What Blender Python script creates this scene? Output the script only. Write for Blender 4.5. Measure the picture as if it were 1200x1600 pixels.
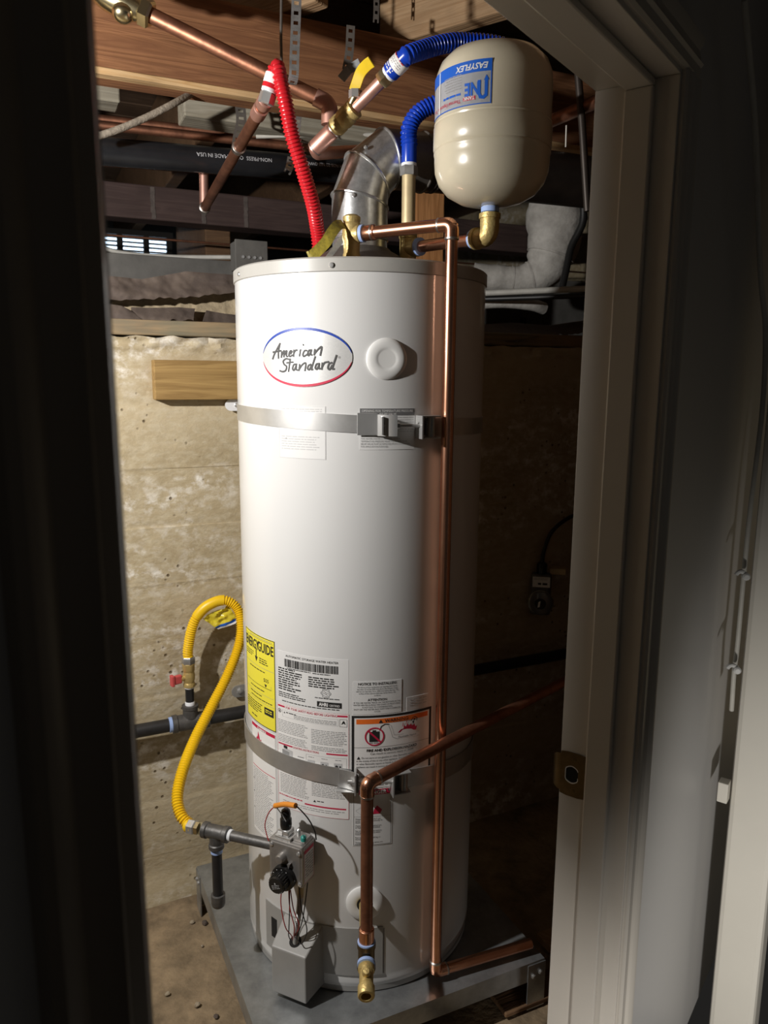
import bpy, math, random
from mathutils import Vector as V, Matrix, noise
random.seed(7)
for o in list(bpy.data.objects): bpy.data.objects.remove(o)
scn = bpy.context.scene
col = scn.collection

# ------------------------------------------------------------------ camera, world, lights, exposure
H = 1.362                      # camera height above the closet floor; coordinates below use z relative to the camera
F_PX, PITCH, ROLL = 1200.6, 0.17571, 0.00815
_c, _s = math.cos(PITCH), math.sin(PITCH)
FWD = V((0, _c, -_s)); _u0 = V((0, _s, _c)); _r0 = V((1, 0, 0))
RT = _r0*math.cos(ROLL) + _u0*math.sin(ROLL); UP = _u0*math.cos(ROLL) - _r0*math.sin(ROLL)
cd = bpy.data.cameras.new('camera'); cam = bpy.data.objects.new('camera', cd); col.objects.link(cam)
cam.matrix_world = Matrix(((RT.x, UP.x, -FWD.x, 0), (RT.y, UP.y, -FWD.y, 0), (RT.z, UP.z, -FWD.z, H), (0, 0, 0, 1)))
cd.sensor_fit = 'VERTICAL'; cd.sensor_height = 36; cd.sensor_width = 27; cd.lens = F_PX/1600*36
cd.clip_start = 0.01
cd.dof.use_dof = True; cd.dof.focus_distance = 1.45; cd.dof.aperture_fstop = 6.5
scn.camera = cam
w = bpy.data.worlds.new('world'); scn.world = w; w.use_nodes = True
w.node_tree.nodes['Background'].inputs[0].default_value = (0.9, 0.86, 0.8, 1)
w.node_tree.nodes['Background'].inputs[1].default_value = 0.016
def spot(name, loc, target, power, size, angle, blend, color):
    l = bpy.data.lights.new(name, 'SPOT'); l.energy = power; l.shadow_soft_size = size; l.color = color
    l.spot_size = math.radians(angle); l.spot_blend = blend
    o = bpy.data.objects.new(name, l); col.objects.link(o)
    o.location = V(loc) + V((0, 0, H)); d = V(target) - V(loc)
    o.rotation_euler = d.to_track_quat('-Z', 'Y').to_euler(); return o
# the work light standing just inside the closet, left of the doorway
LAMP = V((-0.95, 0.82, 0.27))
spot('work_light', LAMP, (-0.35, 1.95, -0.10), 76, 0.018, 172, 0.7, (1.0, 0.965, 0.925))
# a lamp low in the room outside, lighting the wall right of the door
spot('room_lamp', (0.42, 0.00, -1.22), (1.18, 1.35, -1.32), 74, 0.05, 84, 1.0, (1.0, 0.96, 0.90))
scn.view_settings.view_transform = 'Standard'; scn.view_settings.look = 'None'
scn.view_settings.gamma = 1; scn.view_settings.use_curve_mapping = False
scn.view_settings.exposure = 0.0

# ------------------------------------------------------------------ geometry of the place
HX, HY, R = -0.0512, 1.6312, 0.254            # heater axis and radius
CA = math.radians(25)                          # direction of the concrete wall
U = V((math.cos(CA), math.sin(CA), 0)); W_ = V((-math.sin(CA), math.cos(CA), 0)); Z = V((0, 0, 1))
VW = 1.90                                      # concrete wall face
FL = -H                                        # closet floor (relative)
DA = math.radians(54)                          # direction of the door wall
DD = V((math.cos(DA), math.sin(DA), 0)); NN = V((-math.sin(DA), math.cos(DA), 0))
JE = V((0.3128, 1.25, 0))                      # closet-side edge of the right jamb
def ray(px, py): return RT*((px-600)/F_PX) - UP*((py-800)/F_PX) + FWD
def at(px, py, y):
    d = ray(px, py); return d*(y/d.y)
def onv(px, py, v):
    d = ray(px, py); return d*(v/d.dot(W_))
def onz(px, py, z):
    d = ray(px, py); return d*(z/d.z)
def uv(u, v, z): return U*u + W_*v + Z*z
def hp(az, r, z):
    a = math.radians(az); return V((HX + r*math.sin(a), HY - r*math.cos(a), z))
def hn(az): a = math.radians(az); return V((math.sin(a), -math.cos(a), 0))
def ht(az): a = math.radians(az); return V((math.cos(a), math.sin(a), 0))
def cyl_hit(px, py, r=R):
    d = ray(px, py); a = d.x**2+d.y**2; b = -2*(d.x*HX+d.y*HY); c = HX*HX+HY*HY-r*r
    t = (-b-math.sqrt(max(0, b*b-4*a*c)))/2/a; P = d*t
    return math.degrees(math.atan2(P.x-HX, -(P.y-HY))), P.z

# ------------------------------------------------------------------ materials
MATS = {}
def newmat(name):
    m = bpy.data.materials.new(name); m.use_nodes = True; MATS[name] = m
    return m, m.node_tree, m.node_tree.nodes['Principled BSDF']
def N(nt, t, **k):
    n = nt.nodes.new(t)
    for a, b in k.items():
        if a in n.inputs: n.inputs[a].default_value = b
        else: setattr(n, a, b)
    return n
def rgba(c): return (c[0], c[1], c[2], 1)
def mat(name, c, rough=.5, metal=0, var=0.0, scale=30, bump=0.0, bscale=None, c2=None, spec=None, coat=0):
    m, nt, b = newmat(name)
    b.inputs['Roughness'].default_value = rough; b.inputs['Metallic'].default_value = metal
    if spec is not None: b.inputs['Specular IOR Level'].default_value = spec
    if coat: b.inputs['Coat Weight'].default_value = coat; b.inputs['Coat Roughness'].default_value = .1
    tc = N(nt, 'ShaderNodeTexCoord')
    no = N(nt, 'ShaderNodeTexNoise', Scale=scale, Detail=6.0, Roughness=.65); nt.links.new(tc.outputs['Object'], no.inputs['Vector'])
    mx = N(nt, 'ShaderNodeMix', data_type='RGBA')
    if c2 is None:
        c2 = tuple(x*(1-var) for x in c)
    cr = N(nt, 'ShaderNodeMapRange'); cr.inputs[1].default_value = .35; cr.inputs[2].default_value = .68
    nt.links.new(no.outputs['Fac'], cr.inputs[0]); nt.links.new(cr.outputs[0], mx.inputs[0])
    mx.inputs[6].default_value = rgba(c); mx.inputs[7].default_value = rgba(c2)
    nt.links.new(mx.outputs[2], b.inputs['Base Color'])
    if bump:
        n2 = N(nt, 'ShaderNodeTexNoise', Scale=bscale or scale*2, Detail=5.0); nt.links.new(tc.outputs['Object'], n2.inputs['Vector'])
        bp = N(nt, 'ShaderNodeBump', Strength=bump, Distance=.004); nt.links.new(n2.outputs['Fac'], bp.inputs['Height'])
        nt.links.new(bp.outputs[0], b.inputs['Normal'])
    return m
def wood(name, c1, c2, ang=CA, along='x', rough=.75, scale=1.0, stain=None):
    m, nt, b = newmat(name); b.inputs['Roughness'].default_value = rough; b.inputs['Specular IOR Level'].default_value = .25
    tc = N(nt, 'ShaderNodeTexCoord'); mp = N(nt, 'ShaderNodeMapping')
    mp.vector_type = 'POINT'; r1 = N(nt, 'ShaderNodeVectorRotate', rotation_type='Z_AXIS'); r1.inputs['Angle'].default_value = -ang
    nt.links.new(tc.outputs['Object'], r1.inputs['Vector']); nt.links.new(r1.outputs[0], mp.inputs['Vector'])
    s = {'x': (1.6, 26, 26), 'y': (26, 1.6, 26), 'z': (26, 26, 1.6)}[along]
    mp.inputs['Scale'].default_value = tuple(q*scale for q in s)
    n1 = N(nt, 'ShaderNodeTexNoise', Scale=1.6, Detail=3.0, Distortion=.6); nt.links.new(mp.outputs[0], n1.inputs['Vector'])
    ml = N(nt, 'ShaderNodeMath', operation='MULTIPLY'); ml.inputs[1].default_value = 9; nt.links.new(n1.outputs['Fac'], ml.inputs[0])
    fr = N(nt, 'ShaderNodeMath', operation='PINGPONG'); fr.inputs[1].default_value = 1; nt.links.new(ml.outputs[0], fr.inputs[0])
    mx = N(nt, 'ShaderNodeMix', data_type='RGBA'); mx.inputs[6].default_value = rgba(c1); mx.inputs[7].default_value = rgba(c2)
    nt.links.new(fr.outputs[0], mx.inputs[0])
    n2 = N(nt, 'ShaderNodeTexNoise', Scale=7.0, Detail=5.0); nt.links.new(tc.outputs['Object'], n2.inputs['Vector'])
    cr = N(nt, 'ShaderNodeMapRange'); cr.inputs[1].default_value = .45; cr.inputs[2].default_value = .75; cr.inputs[4].default_value = .7
    nt.links.new(n2.outputs['Fac'], cr.inputs[0])
    m2 = N(nt, 'ShaderNodeMix', data_type='RGBA'); nt.links.new(cr.outputs[0], m2.inputs[0]); nt.links.new(mx.outputs[2], m2.inputs[6])
    m2.inputs[7].default_value = rgba(stain or tuple(x*.55 for x in c1)); nt.links.new(m2.outputs[2], b.inputs['Base Color'])
    bp = N(nt, 'ShaderNodeBump', Strength=.35, Distance=.003); nt.links.new(fr.outputs[0], bp.inputs['Height']); nt.links.new(bp.outputs[0], b.inputs['Normal'])
    return m
def concrete(name):
    m, nt, b = newmat(name); b.inputs['Roughness'].default_value = .9; b.inputs['Specular IOR Level'].default_value = .2
    tc = N(nt, 'ShaderNodeTexCoord'); L = nt.links.new
    r1 = N(nt, 'ShaderNodeVectorRotate', rotation_type='Z_AXIS'); r1.inputs['Angle'].default_value = -CA; L(tc.outputs['Object'], r1.inputs['Vector'])
    def nz(scale, sc=(1, 1, 1), det=8, dist=0):
        mp = N(nt, 'ShaderNodeMapping'); mp.inputs['Scale'].default_value = sc; L(r1.outputs[0], mp.inputs['Vector'])
        n = N(nt, 'ShaderNodeTexNoise', Scale=scale, Detail=float(det), Roughness=.65, Distortion=dist); L(mp.outputs[0], n.inputs['Vector']); return n.outputs['Fac']
    def rng(x, a, b_, lo=0, hi=1):
        r = N(nt, 'ShaderNodeMapRange'); r.inputs[1].default_value = a; r.inputs[2].default_value = b_; r.inputs[3].default_value = lo; r.inputs[4].default_value = hi
        L(x, r.inputs[0]); return r.outputs[0]
    def mix(f, a, b_):
        x = N(nt, 'ShaderNodeMix', data_type='RGBA'); L(f, x.inputs[0])
        for i, q in ((6, a), (7, b_)):
            if isinstance(q, tuple): x.inputs[i].default_value = rgba(q)
            else: L(q, x.inputs[i])
        return x.outputs[2]
    base = mix(rng(nz(3.2, (.5, 1, 1.6)), .35, .65), (.54, .45, .30), (.38, .305, .185))
    base = mix(rng(nz(40, (.8, 1, 1.4)), .45, .75), base, (.58, .51, .37))
    # pale mineral bloom in ragged horizontal drifts
    bl = N(nt, 'ShaderNodeMath', operation='MULTIPLY'); L(rng(nz(3.0, (.6, 1, 1.8), 4), .48, .60), bl.inputs[0]); L(rng(nz(26, (1, 1, 1.2), 10, .15), .48, .62), bl.inputs[1])
    base = mix(bl.outputs[0], base, (.80, .76, .68))
    # dark pits and hairline scratches
    vo = N(nt, 'ShaderNodeTexVoronoi', Scale=42.0); L(r1.outputs[0], vo.inputs['Vector'])
    pit = N(nt, 'ShaderNodeMath', operation='MULTIPLY'); L(rng(vo.outputs['Distance'], .10, .20, 1, 0), pit.inputs[0]); L(rng(nz(9, (1, 1, 1), 3), .52, .60), pit.inputs[1])
    base = mix(pit.outputs[0], base, (.16, .12, .07))
    L(base, b.inputs['Base Color'])
    hs = N(nt, 'ShaderNodeMath', operation='MULTIPLY_ADD'); hs.inputs[1].default_value = -1.2; L(pit.outputs[0], hs.inputs[0]); L(nz(75, (.8, 1, 1.2), 8), hs.inputs[2])
    bp = N(nt, 'ShaderNodeBump', Strength=.6, Distance=.004); L(hs.outputs[0], bp.inputs['Height']); L(bp.outputs[0], b.inputs['Normal'])
    return m
concrete('concrete')
mat('floor_dirt', (.36, .265, .16), .95, var=.55, scale=14, bump=1.0, bscale=60)
mat('crawl_dirt', (.20, .15, .10), .95, var=.5, scale=8, bump=.8, bscale=40)
mat('enamel', (.72, .72, .71), .22, var=.02, scale=4, coat=.3)
mat('cap_grey', (.44, .43, .40), .38, var=.05)
mat('base_grey', (.36, .355, .34), .4, var=.08)
mat('galv', (.64, .65, .65), .30, .80, var=.38, scale=60, bump=.05)
mat('galv_stand', (.46, .48, .49), .38, .7, var=.4, scale=16, bump=.08)
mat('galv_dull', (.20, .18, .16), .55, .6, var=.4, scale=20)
mat('steel', (.56, .56, .55), .34, .7, var=.2, scale=40)
mat('strap_steel', (.62, .62, .61), .42, .75, var=.15, scale=20)
mat('chrome', (.70, .70, .69), .24, .72, var=.05)
mat('cast_alloy', (.40, .385, .37), .42, .75, var=.15, scale=60, bump=.1)
mat('copper', (.80, .42, .27), .27, 1, c2=(.66, .33, .21), scale=22)
mat('copper_old', (.44, .20, .12), .46, .9, c2=(.24, .11, .07), scale=26, bump=.1)
mat('copper_pink', (.72, .42, .34), .45, .8, c2=(.60, .32, .25), scale=20)
mat('solder', (.66, .60, .55), .35, 1, var=.3, scale=60)
mat('brass', (.66, .50, .20), .45, .55, var=.2, scale=60, bump=.25, bscale=220)
mat('brass_bright', (.78, .68, .42), .25, 1, var=.2, scale=40)
mat('brass_dark', (.20, .145, .075), .40, 1, var=.35, scale=30)
mat('nipple_tan', (.66, .53, .30), .5, .35, c2=(.46, .37, .22), scale=14)
mat('tape_blue', (.35, .48, .80), .6, var=.1)
mat('tape_white', (.80, .82, .85), .6, var=.1)
mat('black_iron', (.035, .034, .035), .42, .3, var=.4, scale=30, bump=.15)
mat('iron_fitting', (.15, .145, .14), .5, .6, var=.4, scale=40, bump=.25)
mat('abs_black', (.018, .019, .022), .35, var=.4, scale=12)
mat('vent_dark', (.060, .048, .040), .45, .5, var=.4, scale=14)
mat('red_plastic', (.62, .018, .028), .28, var=.15)
mat('red_handle', (.62, .09, .09), .5, var=.15)
mat('blue_plastic', (.008, .055, .50), .25, var=.15)
mat('yellow_plastic', (.86, .55, .010), .38, var=.06)
mat('yellow_film', (.80, .66, .05), .20, var=.3, scale=40, bump=.6, bscale=60)
mat('yellow_handle', (.80, .56, .02), .4, var=.15)
mat('tank_cream', (.64, .58, .44), .25, var=.03, coat=.4)
mat('white_plastic', (.82, .82, .80), .35, var=.03)
mat('white_clip', (.85, .86, .88), .4, var=.03)
mat('black_plastic', (.012, .012, .012), .25, var=.1)
mat('wire_red', (.35, .02, .02), .45); mat('wire_black', (.02, .018, .016), .45); mat('wire_orange', (.72, .26, .03), .4)
mat('green_plastic', (.02, .28, .24), .4)
mat('paint_white', (.66, .62, .56), .33, var=.05, scale=3, bump=.06, bscale=14)
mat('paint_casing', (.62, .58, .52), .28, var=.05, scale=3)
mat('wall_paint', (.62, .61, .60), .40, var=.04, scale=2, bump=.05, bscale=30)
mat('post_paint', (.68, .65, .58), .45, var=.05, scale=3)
mat('casing_shaded', (.30, .25, .20), .35, var=.1, scale=3)  # darker casing paint, the unlit left side's shade put into the colour
mat('felt', (.085, .064, .054), .85, c2=(.15, .115, .09), scale=11, bump=.5, bscale=40)
mat('fibre', (.46, .37, .24), .95, var=.4, scale=30, bump=1.0, bscale=60)
mat('grey_board', (.13, .125, .115), .8, var=.3, scale=14, bump=.3)
mat('duct_wrap', (.50, .485, .45), .75, c2=(.30, .285, .26), scale=14, bump=1.0, bscale=34)
mat('cable_grey', (.45, .44, .40), .6, var=.2); mat('cable_cloth', (.30, .255, .20), .9, var=.4, scale=80, bump=.6, bscale=160)
mat('cable_white', (.62, .60, .54), .5, var=.1); mat('cable_black', (.012, .012, .012), .45, var=.2)
mat('stone', (.42, .35, .25), .9, var=.4, scale=40, bump=.5)
mat('paper_white', (.84, .83, .81), .55, var=.02); mat('label_white', (.75, .75, .74), .35, var=.02)
mat('label_silver', (.66, .66, .65), .42, .35, var=.12, scale=500)
mat('ink', (.02, .02, .02), .5); mat('ink_grey', (.30, .30, .30), .5); mat('ink_pale', (.52, .52, .52), .5); mat('ink_dark_silver', (.06, .06, .06), .6)
mat('ink_red', (.55, .015, .06), .5); mat('ink_orange', (.85, .17, .02), .5); mat('ink_blue', (.01, .05, .36), .4); mat('ink_brightblue', (.01, .11, .55), .4)
mat('label_yellow', (.88, .78, .06), .45, var=.02); mat('ink_lightgrey', (.62, .63, .66), .4); mat('band_grey', (.16, .16, .16), .45)
mat('dark_void', (.01, .009, .008), .9); mat('timer_clear', (.10, .10, .10), .08, 0, coat=1.0)
wood('beam_wood', (.30, .140, .065), (.20, .088, .042)); wood('beam_low', (.62, .42, .22), (.50, .30, .13))
wood('joist_brown', (.20, .115, .06), (.14, .08, .045)); wood('joist_grey', (.36, .33, .26), (.27, .24, .18))
wood('beam_dark', (.105, .070, .062), (.080, .052, .048)); wood('sill_wood', (.22, .17, .11), (.36, .25, .14), scale=.6, stain=(.20, .21, .15))
wood('block_wood', (.40, .26, .10), (.27, .165, .06), scale=.9); wood('post_wood', (.46, .22, .085), (.38, .17, .06), along='z')
wood('subfloor', (.17, .11, .07), (.13, .08, .05), ang=CA); wood('tan_joist', (.42, .28, .16), (.34, .21, .11), ang=DA+math.pi/2)
def emit(name, c, s):
    m, nt, b = newmat(name); b.inputs['Base Color'].default_value = (0, 0, 0, 1)
    b.inputs['Emission Color'].default_value = rgba(c); b.inputs['Emission Strength'].default_value = s
emit('daylight', (.62, .80, 1.0), 3.2)

# ------------------------------------------------------------------ mesh building
class MB:
    def __init__(s): s.v = []; s.f = []
    def add(s, vs, fs):
        n = len(s.v); s.v += [V(q) for q in vs]; s.f += [tuple(i+n for i in q) for q in fs]; return s
    def obox(s, o, a, b, c):
        o, a, b, c = V(o), V(a), V(b), V(c)
        if a.cross(b).dot(c) < 0: a, b = b, a
        return s.add([o, o+a, o+a+b, o+b, o+c, o+a+c, o+a+b+c, o+b+c],
                     [(3, 2, 1, 0), (4, 5, 6, 7), (0, 1, 5, 4), (1, 2, 6, 5), (2, 3, 7, 6), (3, 0, 4, 7)])
    def cbox(s, c, ex, ey, ez, dx, dy, dz):
        ex, ey, ez = V(ex).normalized()*dx, V(ey).normalized()*dy, V(ez).normalized()*dz
        return s.obox(V(c)-(ex+ey+ez)/2, ex, ey, ez)
    def tube(s, path, r, n=14, caps=True, closed=False):
        path = [V(p) for p in path]; m = len(path)
        rs = r if isinstance(r, (list, tuple)) else [r]*m
        T = []
        for i in range(m):
            a = path[max(0, i-1)]; b = path[min(m-1, i+1)]; d = (b-a)
            if d.length < 1e-9: d = T[-1] if T else V((0, 0, 1))
            T.append(d.normalized())
        ref = V((0, 0, 1)) if abs(T[0].z) < .9 else V((1, 0, 0))
        e = (ref - T[0]*ref.dot(T[0])).normalized(); vs = []
        for i in range(m):
            e = e - T[i]*e.dot(T[i]); e.normalize(); g = T[i].cross(e)
            for k in range(n):
                a = 2*math.pi*k/n; vs.append(path[i] + (e*math.cos(a)+g*math.sin(a))*rs[i])
        fs = []
        for i in range(m-1):
            for k in range(n):
                k2 = (k+1) % n; fs.append((i*n+k, i*n+k2, (i+1)*n+k2, (i+1)*n+k))
        if caps: fs.append(tuple(reversed(range(n)))); fs.append(tuple((m-1)*n+k for k in range(n)))
        return s.add(vs, fs)
    def cyl(s, a, b, r, n=16, r2=None): return s.tube([a, b], [r, r if r2 is None else r2], n)
    def lathe(s, prof, o, ax, n=24, a0=0):
        o, ax = V(o), V(ax).normalized(); ref = V((0, 0, 1)) if abs(ax.z) < .9 else V((1, 0, 0))
        e = (ref-ax*ref.dot(ax)).normalized(); g = ax.cross(e); vs = []; m = len(prof)
        for r, h in prof:
            for k in range(n):
                a = a0+2*math.pi*k/n; vs.append(o+ax*h+(e*math.cos(a)+g*math.sin(a))*max(r, 1e-5))
        fs = []
        for i in range(m-1):
            for k in range(n):
                k2 = (k+1) % n; fs.append((i*n+k, i*n+k2, (i+1)*n+k2, (i+1)*n+k))
        fs.append(tuple(reversed(range(n)))); fs.append(tuple((m-1)*n+k for k in range(n)))
        return s.add(vs, fs)
    def prism(s, pts, d):
        pts = [V(p) for p in pts]; d = V(d); n = len(pts); nrm = V((0, 0, 0))
        for i in range(n): nrm += (pts[i]-pts[0]).cross(pts[(i+1) % n]-pts[0])
        if nrm.dot(d) < 0: pts.reverse()
        fs = [tuple(reversed(range(n))), tuple(range(n, 2*n))]
        for i in range(n): j = (i+1) % n; fs.append((i, j, n+j, n+i))
        return s.add(pts+[p+d for p in pts], fs)
    def grid(s, fn, nu, nv, th=None):
        vs = [V(fn(i/nu, j/nv)) for j in range(nv+1) for i in range(nu+1)]
        fs = [(j*(nu+1)+i, j*(nu+1)+i+1, (j+1)*(nu+1)+i+1, (j+1)*(nu+1)+i) for j in range(nv) for i in range(nu)]
        if th is None: return s.add(vs, fs)
        th = V(th); n = len(vs); s2 = [p+th for p in vs]
        rim = [i for i in range(nu+1)] + [j*(nu+1)+nu for j in range(1, nv+1)] + [nv*(nu+1)+i for i in range(nu-1, -1, -1)] + [j*(nu+1) for j in range(nv-1, 0, -1)]
        f2 = [tuple(reversed([n+i for i in f])) for f in fs]
        side = [(rim[(k+1) % len(rim)], rim[k], n+rim[k], n+rim[(k+1) % len(rim)]) for k in range(len(rim))]
        return s.add(vs+s2, fs+f2+side)
    def build(s, name, m, parent=None, label=None, smooth=True, bevel=0, origin=None, cat=None, group=None, kind=None):
        me = bpy.data.meshes.new(name)
        if parent is not None: org = V((0, 0, 0)); q = parent
        if parent is not None:
            while q is not None: org = org + q.location; q = q.parent
            off = org - V((0, 0, H)); loc = V((0, 0, 0))
        else:
            if origin is None:
                lo = [min(p[i] for p in s.v) for i in range(3)]; hi = [max(p[i] for p in s.v) for i in range(3)]
                origin = V(((lo[0]+hi[0])/2, (lo[1]+hi[1])/2, lo[2]))
            off = V(origin); loc = off + V((0, 0, H))
        me.from_pydata([p-off for p in s.v], [], s.f); me.update()
        me.materials.append(MATS[m])
        if smooth:
            me.polygons.foreach_set('use_smooth', [True]*len(me.polygons)); me.set_sharp_from_angle(angle=math.radians(38))
        o = bpy.data.objects.new(name, me); col.objects.link(o); o.location = loc
        if parent is not None: o.parent = parent
        if bevel:
            b = o.modifiers.new('bevel', 'BEVEL'); b.width = bevel; b.segments = 2; b.limit_method = 'ANGLE'; b.angle_limit = math.radians(40)
        if label: o['label'] = label
        if cat: o['category'] = cat
        if group: o['group'] = group
        if kind: o['kind'] = kind
        return o
def thing(name, label, cat, loc, group=None, kind=None):
    o = bpy.data.objects.new(name, None); col.objects.link(o); o.location = V(loc)+V((0, 0, H)); o.empty_display_size = .05
    if kind: o['kind'] = kind
    else: o['label'] = label; o['category'] = cat
    if group: o['group'] = group
    return o
def fillet(pts, rad, steps=8):
    pts = [V(p) for p in pts]; out = [pts[0]]
    for i in range(1, len(pts)-1):
        a, b, c = pts[i-1], pts[i], pts[i+1]; d1 = (a-b); d2 = (c-b); l = min(rad, d1.length*.49, d2.length*.49)
        p, q = b+d1.normalized()*l, b+d2.normalized()*l
        for k in range(steps+1):
            t = k/steps; out.append(p*(1-t)**2 + b*2*t*(1-t) + q*t*t)
    out.append(pts[-1]); return out
def spline(pts, per=12):
    pts = [V(p) for p in pts]; out = []; P = [pts[0]*2-pts[1]] + pts + [pts[-1]*2-pts[-2]]
    for i in range(1, len(P)-2):
        for k in range(per):
            t = k/per; a, b, c, d = P[i-1:i+3]
            out.append(.5*((2*b)+(c-a)*t+(2*a-5*b+4*c-d)*t*t+(3*b-a-3*c+d)*t**3))
    out.append(pts[-1]); return out
def resample(path, step):
    out = [path[0].copy()]; acc = 0
    for a, b in zip(path, path[1:]):
        L = (b-a).length
        while acc+L >= step and L > 0:
            t = (step-acc)/L; a = a+(b-a)*t; out.append(a.copy()); L = (b-a).length; acc = 0
        acc += L
    return out
def corrugated(path, r, depth, pitch, sub=4, n=16):
    p = resample(path, pitch/sub); rs = [r - depth*(.5+.5*math.cos(2*math.pi*(i/sub))) for i in range(len(p))]
    return MB().tube(p, rs, n)
def pipe_run(root, pts, r, m='copper', el=None, ext=1.14, leg=.028, joint='solder'):
    """straight pieces, elbows at the corners and a pale soldered ring where they meet"""
    pts = [V(p) for p in pts]
    for a, b in zip(pts, pts[1:]): MB().cyl(a, b, r, 18).build('pipe', m, root)
    for i in range(1, len(pts)-1):
        b = pts[i]; d1 = (pts[i-1]-b).normalized(); d2 = (pts[i+1]-b).normalized()
        e = MB().tube(fillet([b+d1*leg, b, b+d2*leg], leg*.85), r*ext, 18).build('elbow', el or m, root)
        for d in (d1, d2): MB().lathe([(r, -.0015), (r*ext*1.03, -.001), (r*ext*1.03, .002), (r, .004)], b+d*leg, d, 18).build('solder_joint', joint, e)

# text and print laid on a round or flat surface
_tc = {}
def text_geo(body, size, shear=0, bold=0, align='CENTER', sx=1.0):
    k = (body, size, shear, bold, align, sx)
    if k in _tc: return _tc[k]
    c = bpy.data.curves.new('txt', 'FONT'); c.body = body; c.size = size; c.shear = shear; c.offset = bold; c.align_x = align; c.resolution_u = 2; c.space_character = 1.0
    o = bpy.data.objects.new('txt', c); col.objects.link(o)
    dg = bpy.context.evaluated_depsgraph_get(); me = bpy.data.meshes.new_from_object(o.evaluated_get(dg))
    r = ([(v.co.x*sx, v.co.y) for v in me.vertices], [tuple(p.vertices) for p in me.polygons])
    bpy.data.objects.remove(o); bpy.data.curves.remove(c); bpy.data.meshes.remove(me); _tc[k] = r; return r
class Print:
    """collects flat print in (s, t) coordinates of a surface given by fn(s, t, lift)"""
    def __init__(s, fn): s.fn = fn; s.layers = {}
    def L(s, m): return s.layers.setdefault(m, MB())
    def quad(s, m, a, b, c, d, lift=.0007, seg=None):
        """rectangle s in [a,b], t in [c,d]"""
        n = seg or max(1, int(abs(b-a)/.006))
        s.L(m).grid(lambda i, j: s.fn(a+(b-a)*i, c+(d-c)*j, lift), n, 1)
    def frame(s, m, a, b, c, d, wd, lift=.0007):
        s.quad(m, a, b, d-wd, d, lift); s.quad(m, a, b, c, c+wd, lift); s.quad(m, a, a+wd, c+wd, d-wd, lift, 1); s.quad(m, b-wd, b, c+wd, d-wd, lift, 1)
    def poly(s, m, pts, lift=.0008): s.L(m).add([s.fn(x, y, lift) for x, y in pts], [tuple(range(len(pts)))])
    def text(s, m, body, x, y, size, lift=.0009, flip=False, **k):
        vs, fs = text_geo(body, size, **k); g = -1 if flip else 1
        s.L(m).add([s.fn(x+g*a, y+g*b, lift) for a, b in vs], fs)
    def greek(s, m, a, b, top, bot, lh, h=.5, lift=.0008, jag=.0, rs=None):
        rr = random.Random(rs or int(abs(a*1e4)+abs(top*1e4))); y = top
        while y-lh >= bot-1e-6:
            x = a; end = b-(b-a)*rr.random()*jag
            while x < end-.001:
                wl = min(end-x, lh*rr.uniform(.8, 3.2)); s.quad(m, x, x+wl, y-lh*h, y, lift); x += wl+lh*.45
            y -= lh
    def stroke(s, m, pts, wd, lift=.0009):
        for (x0, y0), (x1, y1) in zip(pts, pts[1:]):
            dx, dy = x1-x0, y1-y0; l = math.hypot(dx, dy) or 1; nx, ny = -dy/l*wd/2, dx/l*wd/2; ex, ey = dx/l*wd*.35, dy/l*wd*.35
            s.L(m).add([s.fn(*q, lift) for q in ((x0+nx-ex, y0+ny-ey), (x0-nx-ex, y0-ny-ey), (x1-nx+ex, y1-ny+ey), (x1+nx+ex, y1+ny+ey))], [(0, 1, 2, 3)])
    def ring(s, m, x, y, r0, r1, n=32, lift=.0009):
        for k in range(n):
            a, b = 2*math.pi*k/n, 2*math.pi*(k+1)/n
            s.L(m).add([s.fn(x+r*math.cos(t), y+r*math.sin(t), lift) for r, t in ((r0, a), (r1, a), (r1, b), (r0, b))], [(0, 1, 2, 3)])
    def build(s, parent, name='print'):
        for m, mb in s.layers.items(): mb.build(name, m, parent, smooth=False, kind='stuff')
def heater_fn(s, t, lift): return hp(math.degrees(s/R), R+lift, t)

# ================================================================== the setting
# floor of the closet, uneven dirt and rubble over concrete
def floor_fn(i, j):
    p = V((JE.x, JE.y, 0)) + DD*(-2.3+4.4*i) + NN*(-.02+2.5*j); n = noise.noise(p*3)*.008 + noise.noise(p*11)*.004
    return p + Z*(FL+n-.004)
MB().grid(floor_fn, 88, 50, (0, 0, -.22)).build('floor', 'floor_dirt', kind='structure')
# board-formed concrete wall, each board lift a little proud or shy of the next
LIFTS = [random.uniform(-.0018, .0018) for _ in range(20)]
WT = .085
ROWS = []
for k in range(12):
    for fr in (0, .02, .045, .07, .16, .26, .36, .46, .56, .66, .76, .86, .94, .98):
        z = FL-.02+(k+fr)*.145
        if z < WT-.032: ROWS.append((z, fr, k))
for k in range(7): ROWS.append((WT-.030+.005*k, .5, 11))
def wall_fn(i, j):
    z, fr, k = ROWS[int(round(j*(len(ROWS)-1)))]; u = -1.7+4.2*i; p = uv(u, VW, z)
    wv = noise.noise(V((u*1.3, k*3.1, 3)))*.006
    d = LIFTS[k % 20] + noise.noise(p*6)*.004 + noise.noise(p*30)*.0015
    if fr in (.02, .045): d += .0014*max(0, .2+noise.noise(V((u*5, k*2.0, 9))))
    if z > WT-.031: d += noise.noise(V((u*40, 1, z*60)))*.010 - (z-WT+.03)*.3; wv = 0
    if z < FL+.07: d -= (FL+.07-z)*.35
    return p + W_*d + Z*((noise.noise(V((u*26, 7, 0)))*.006 if j == 1 else 0) + wv)
MB().grid(wall_fn, 300, len(ROWS)-1, W_*.18).build('wall_back', 'concrete', kind='structure')
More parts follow.
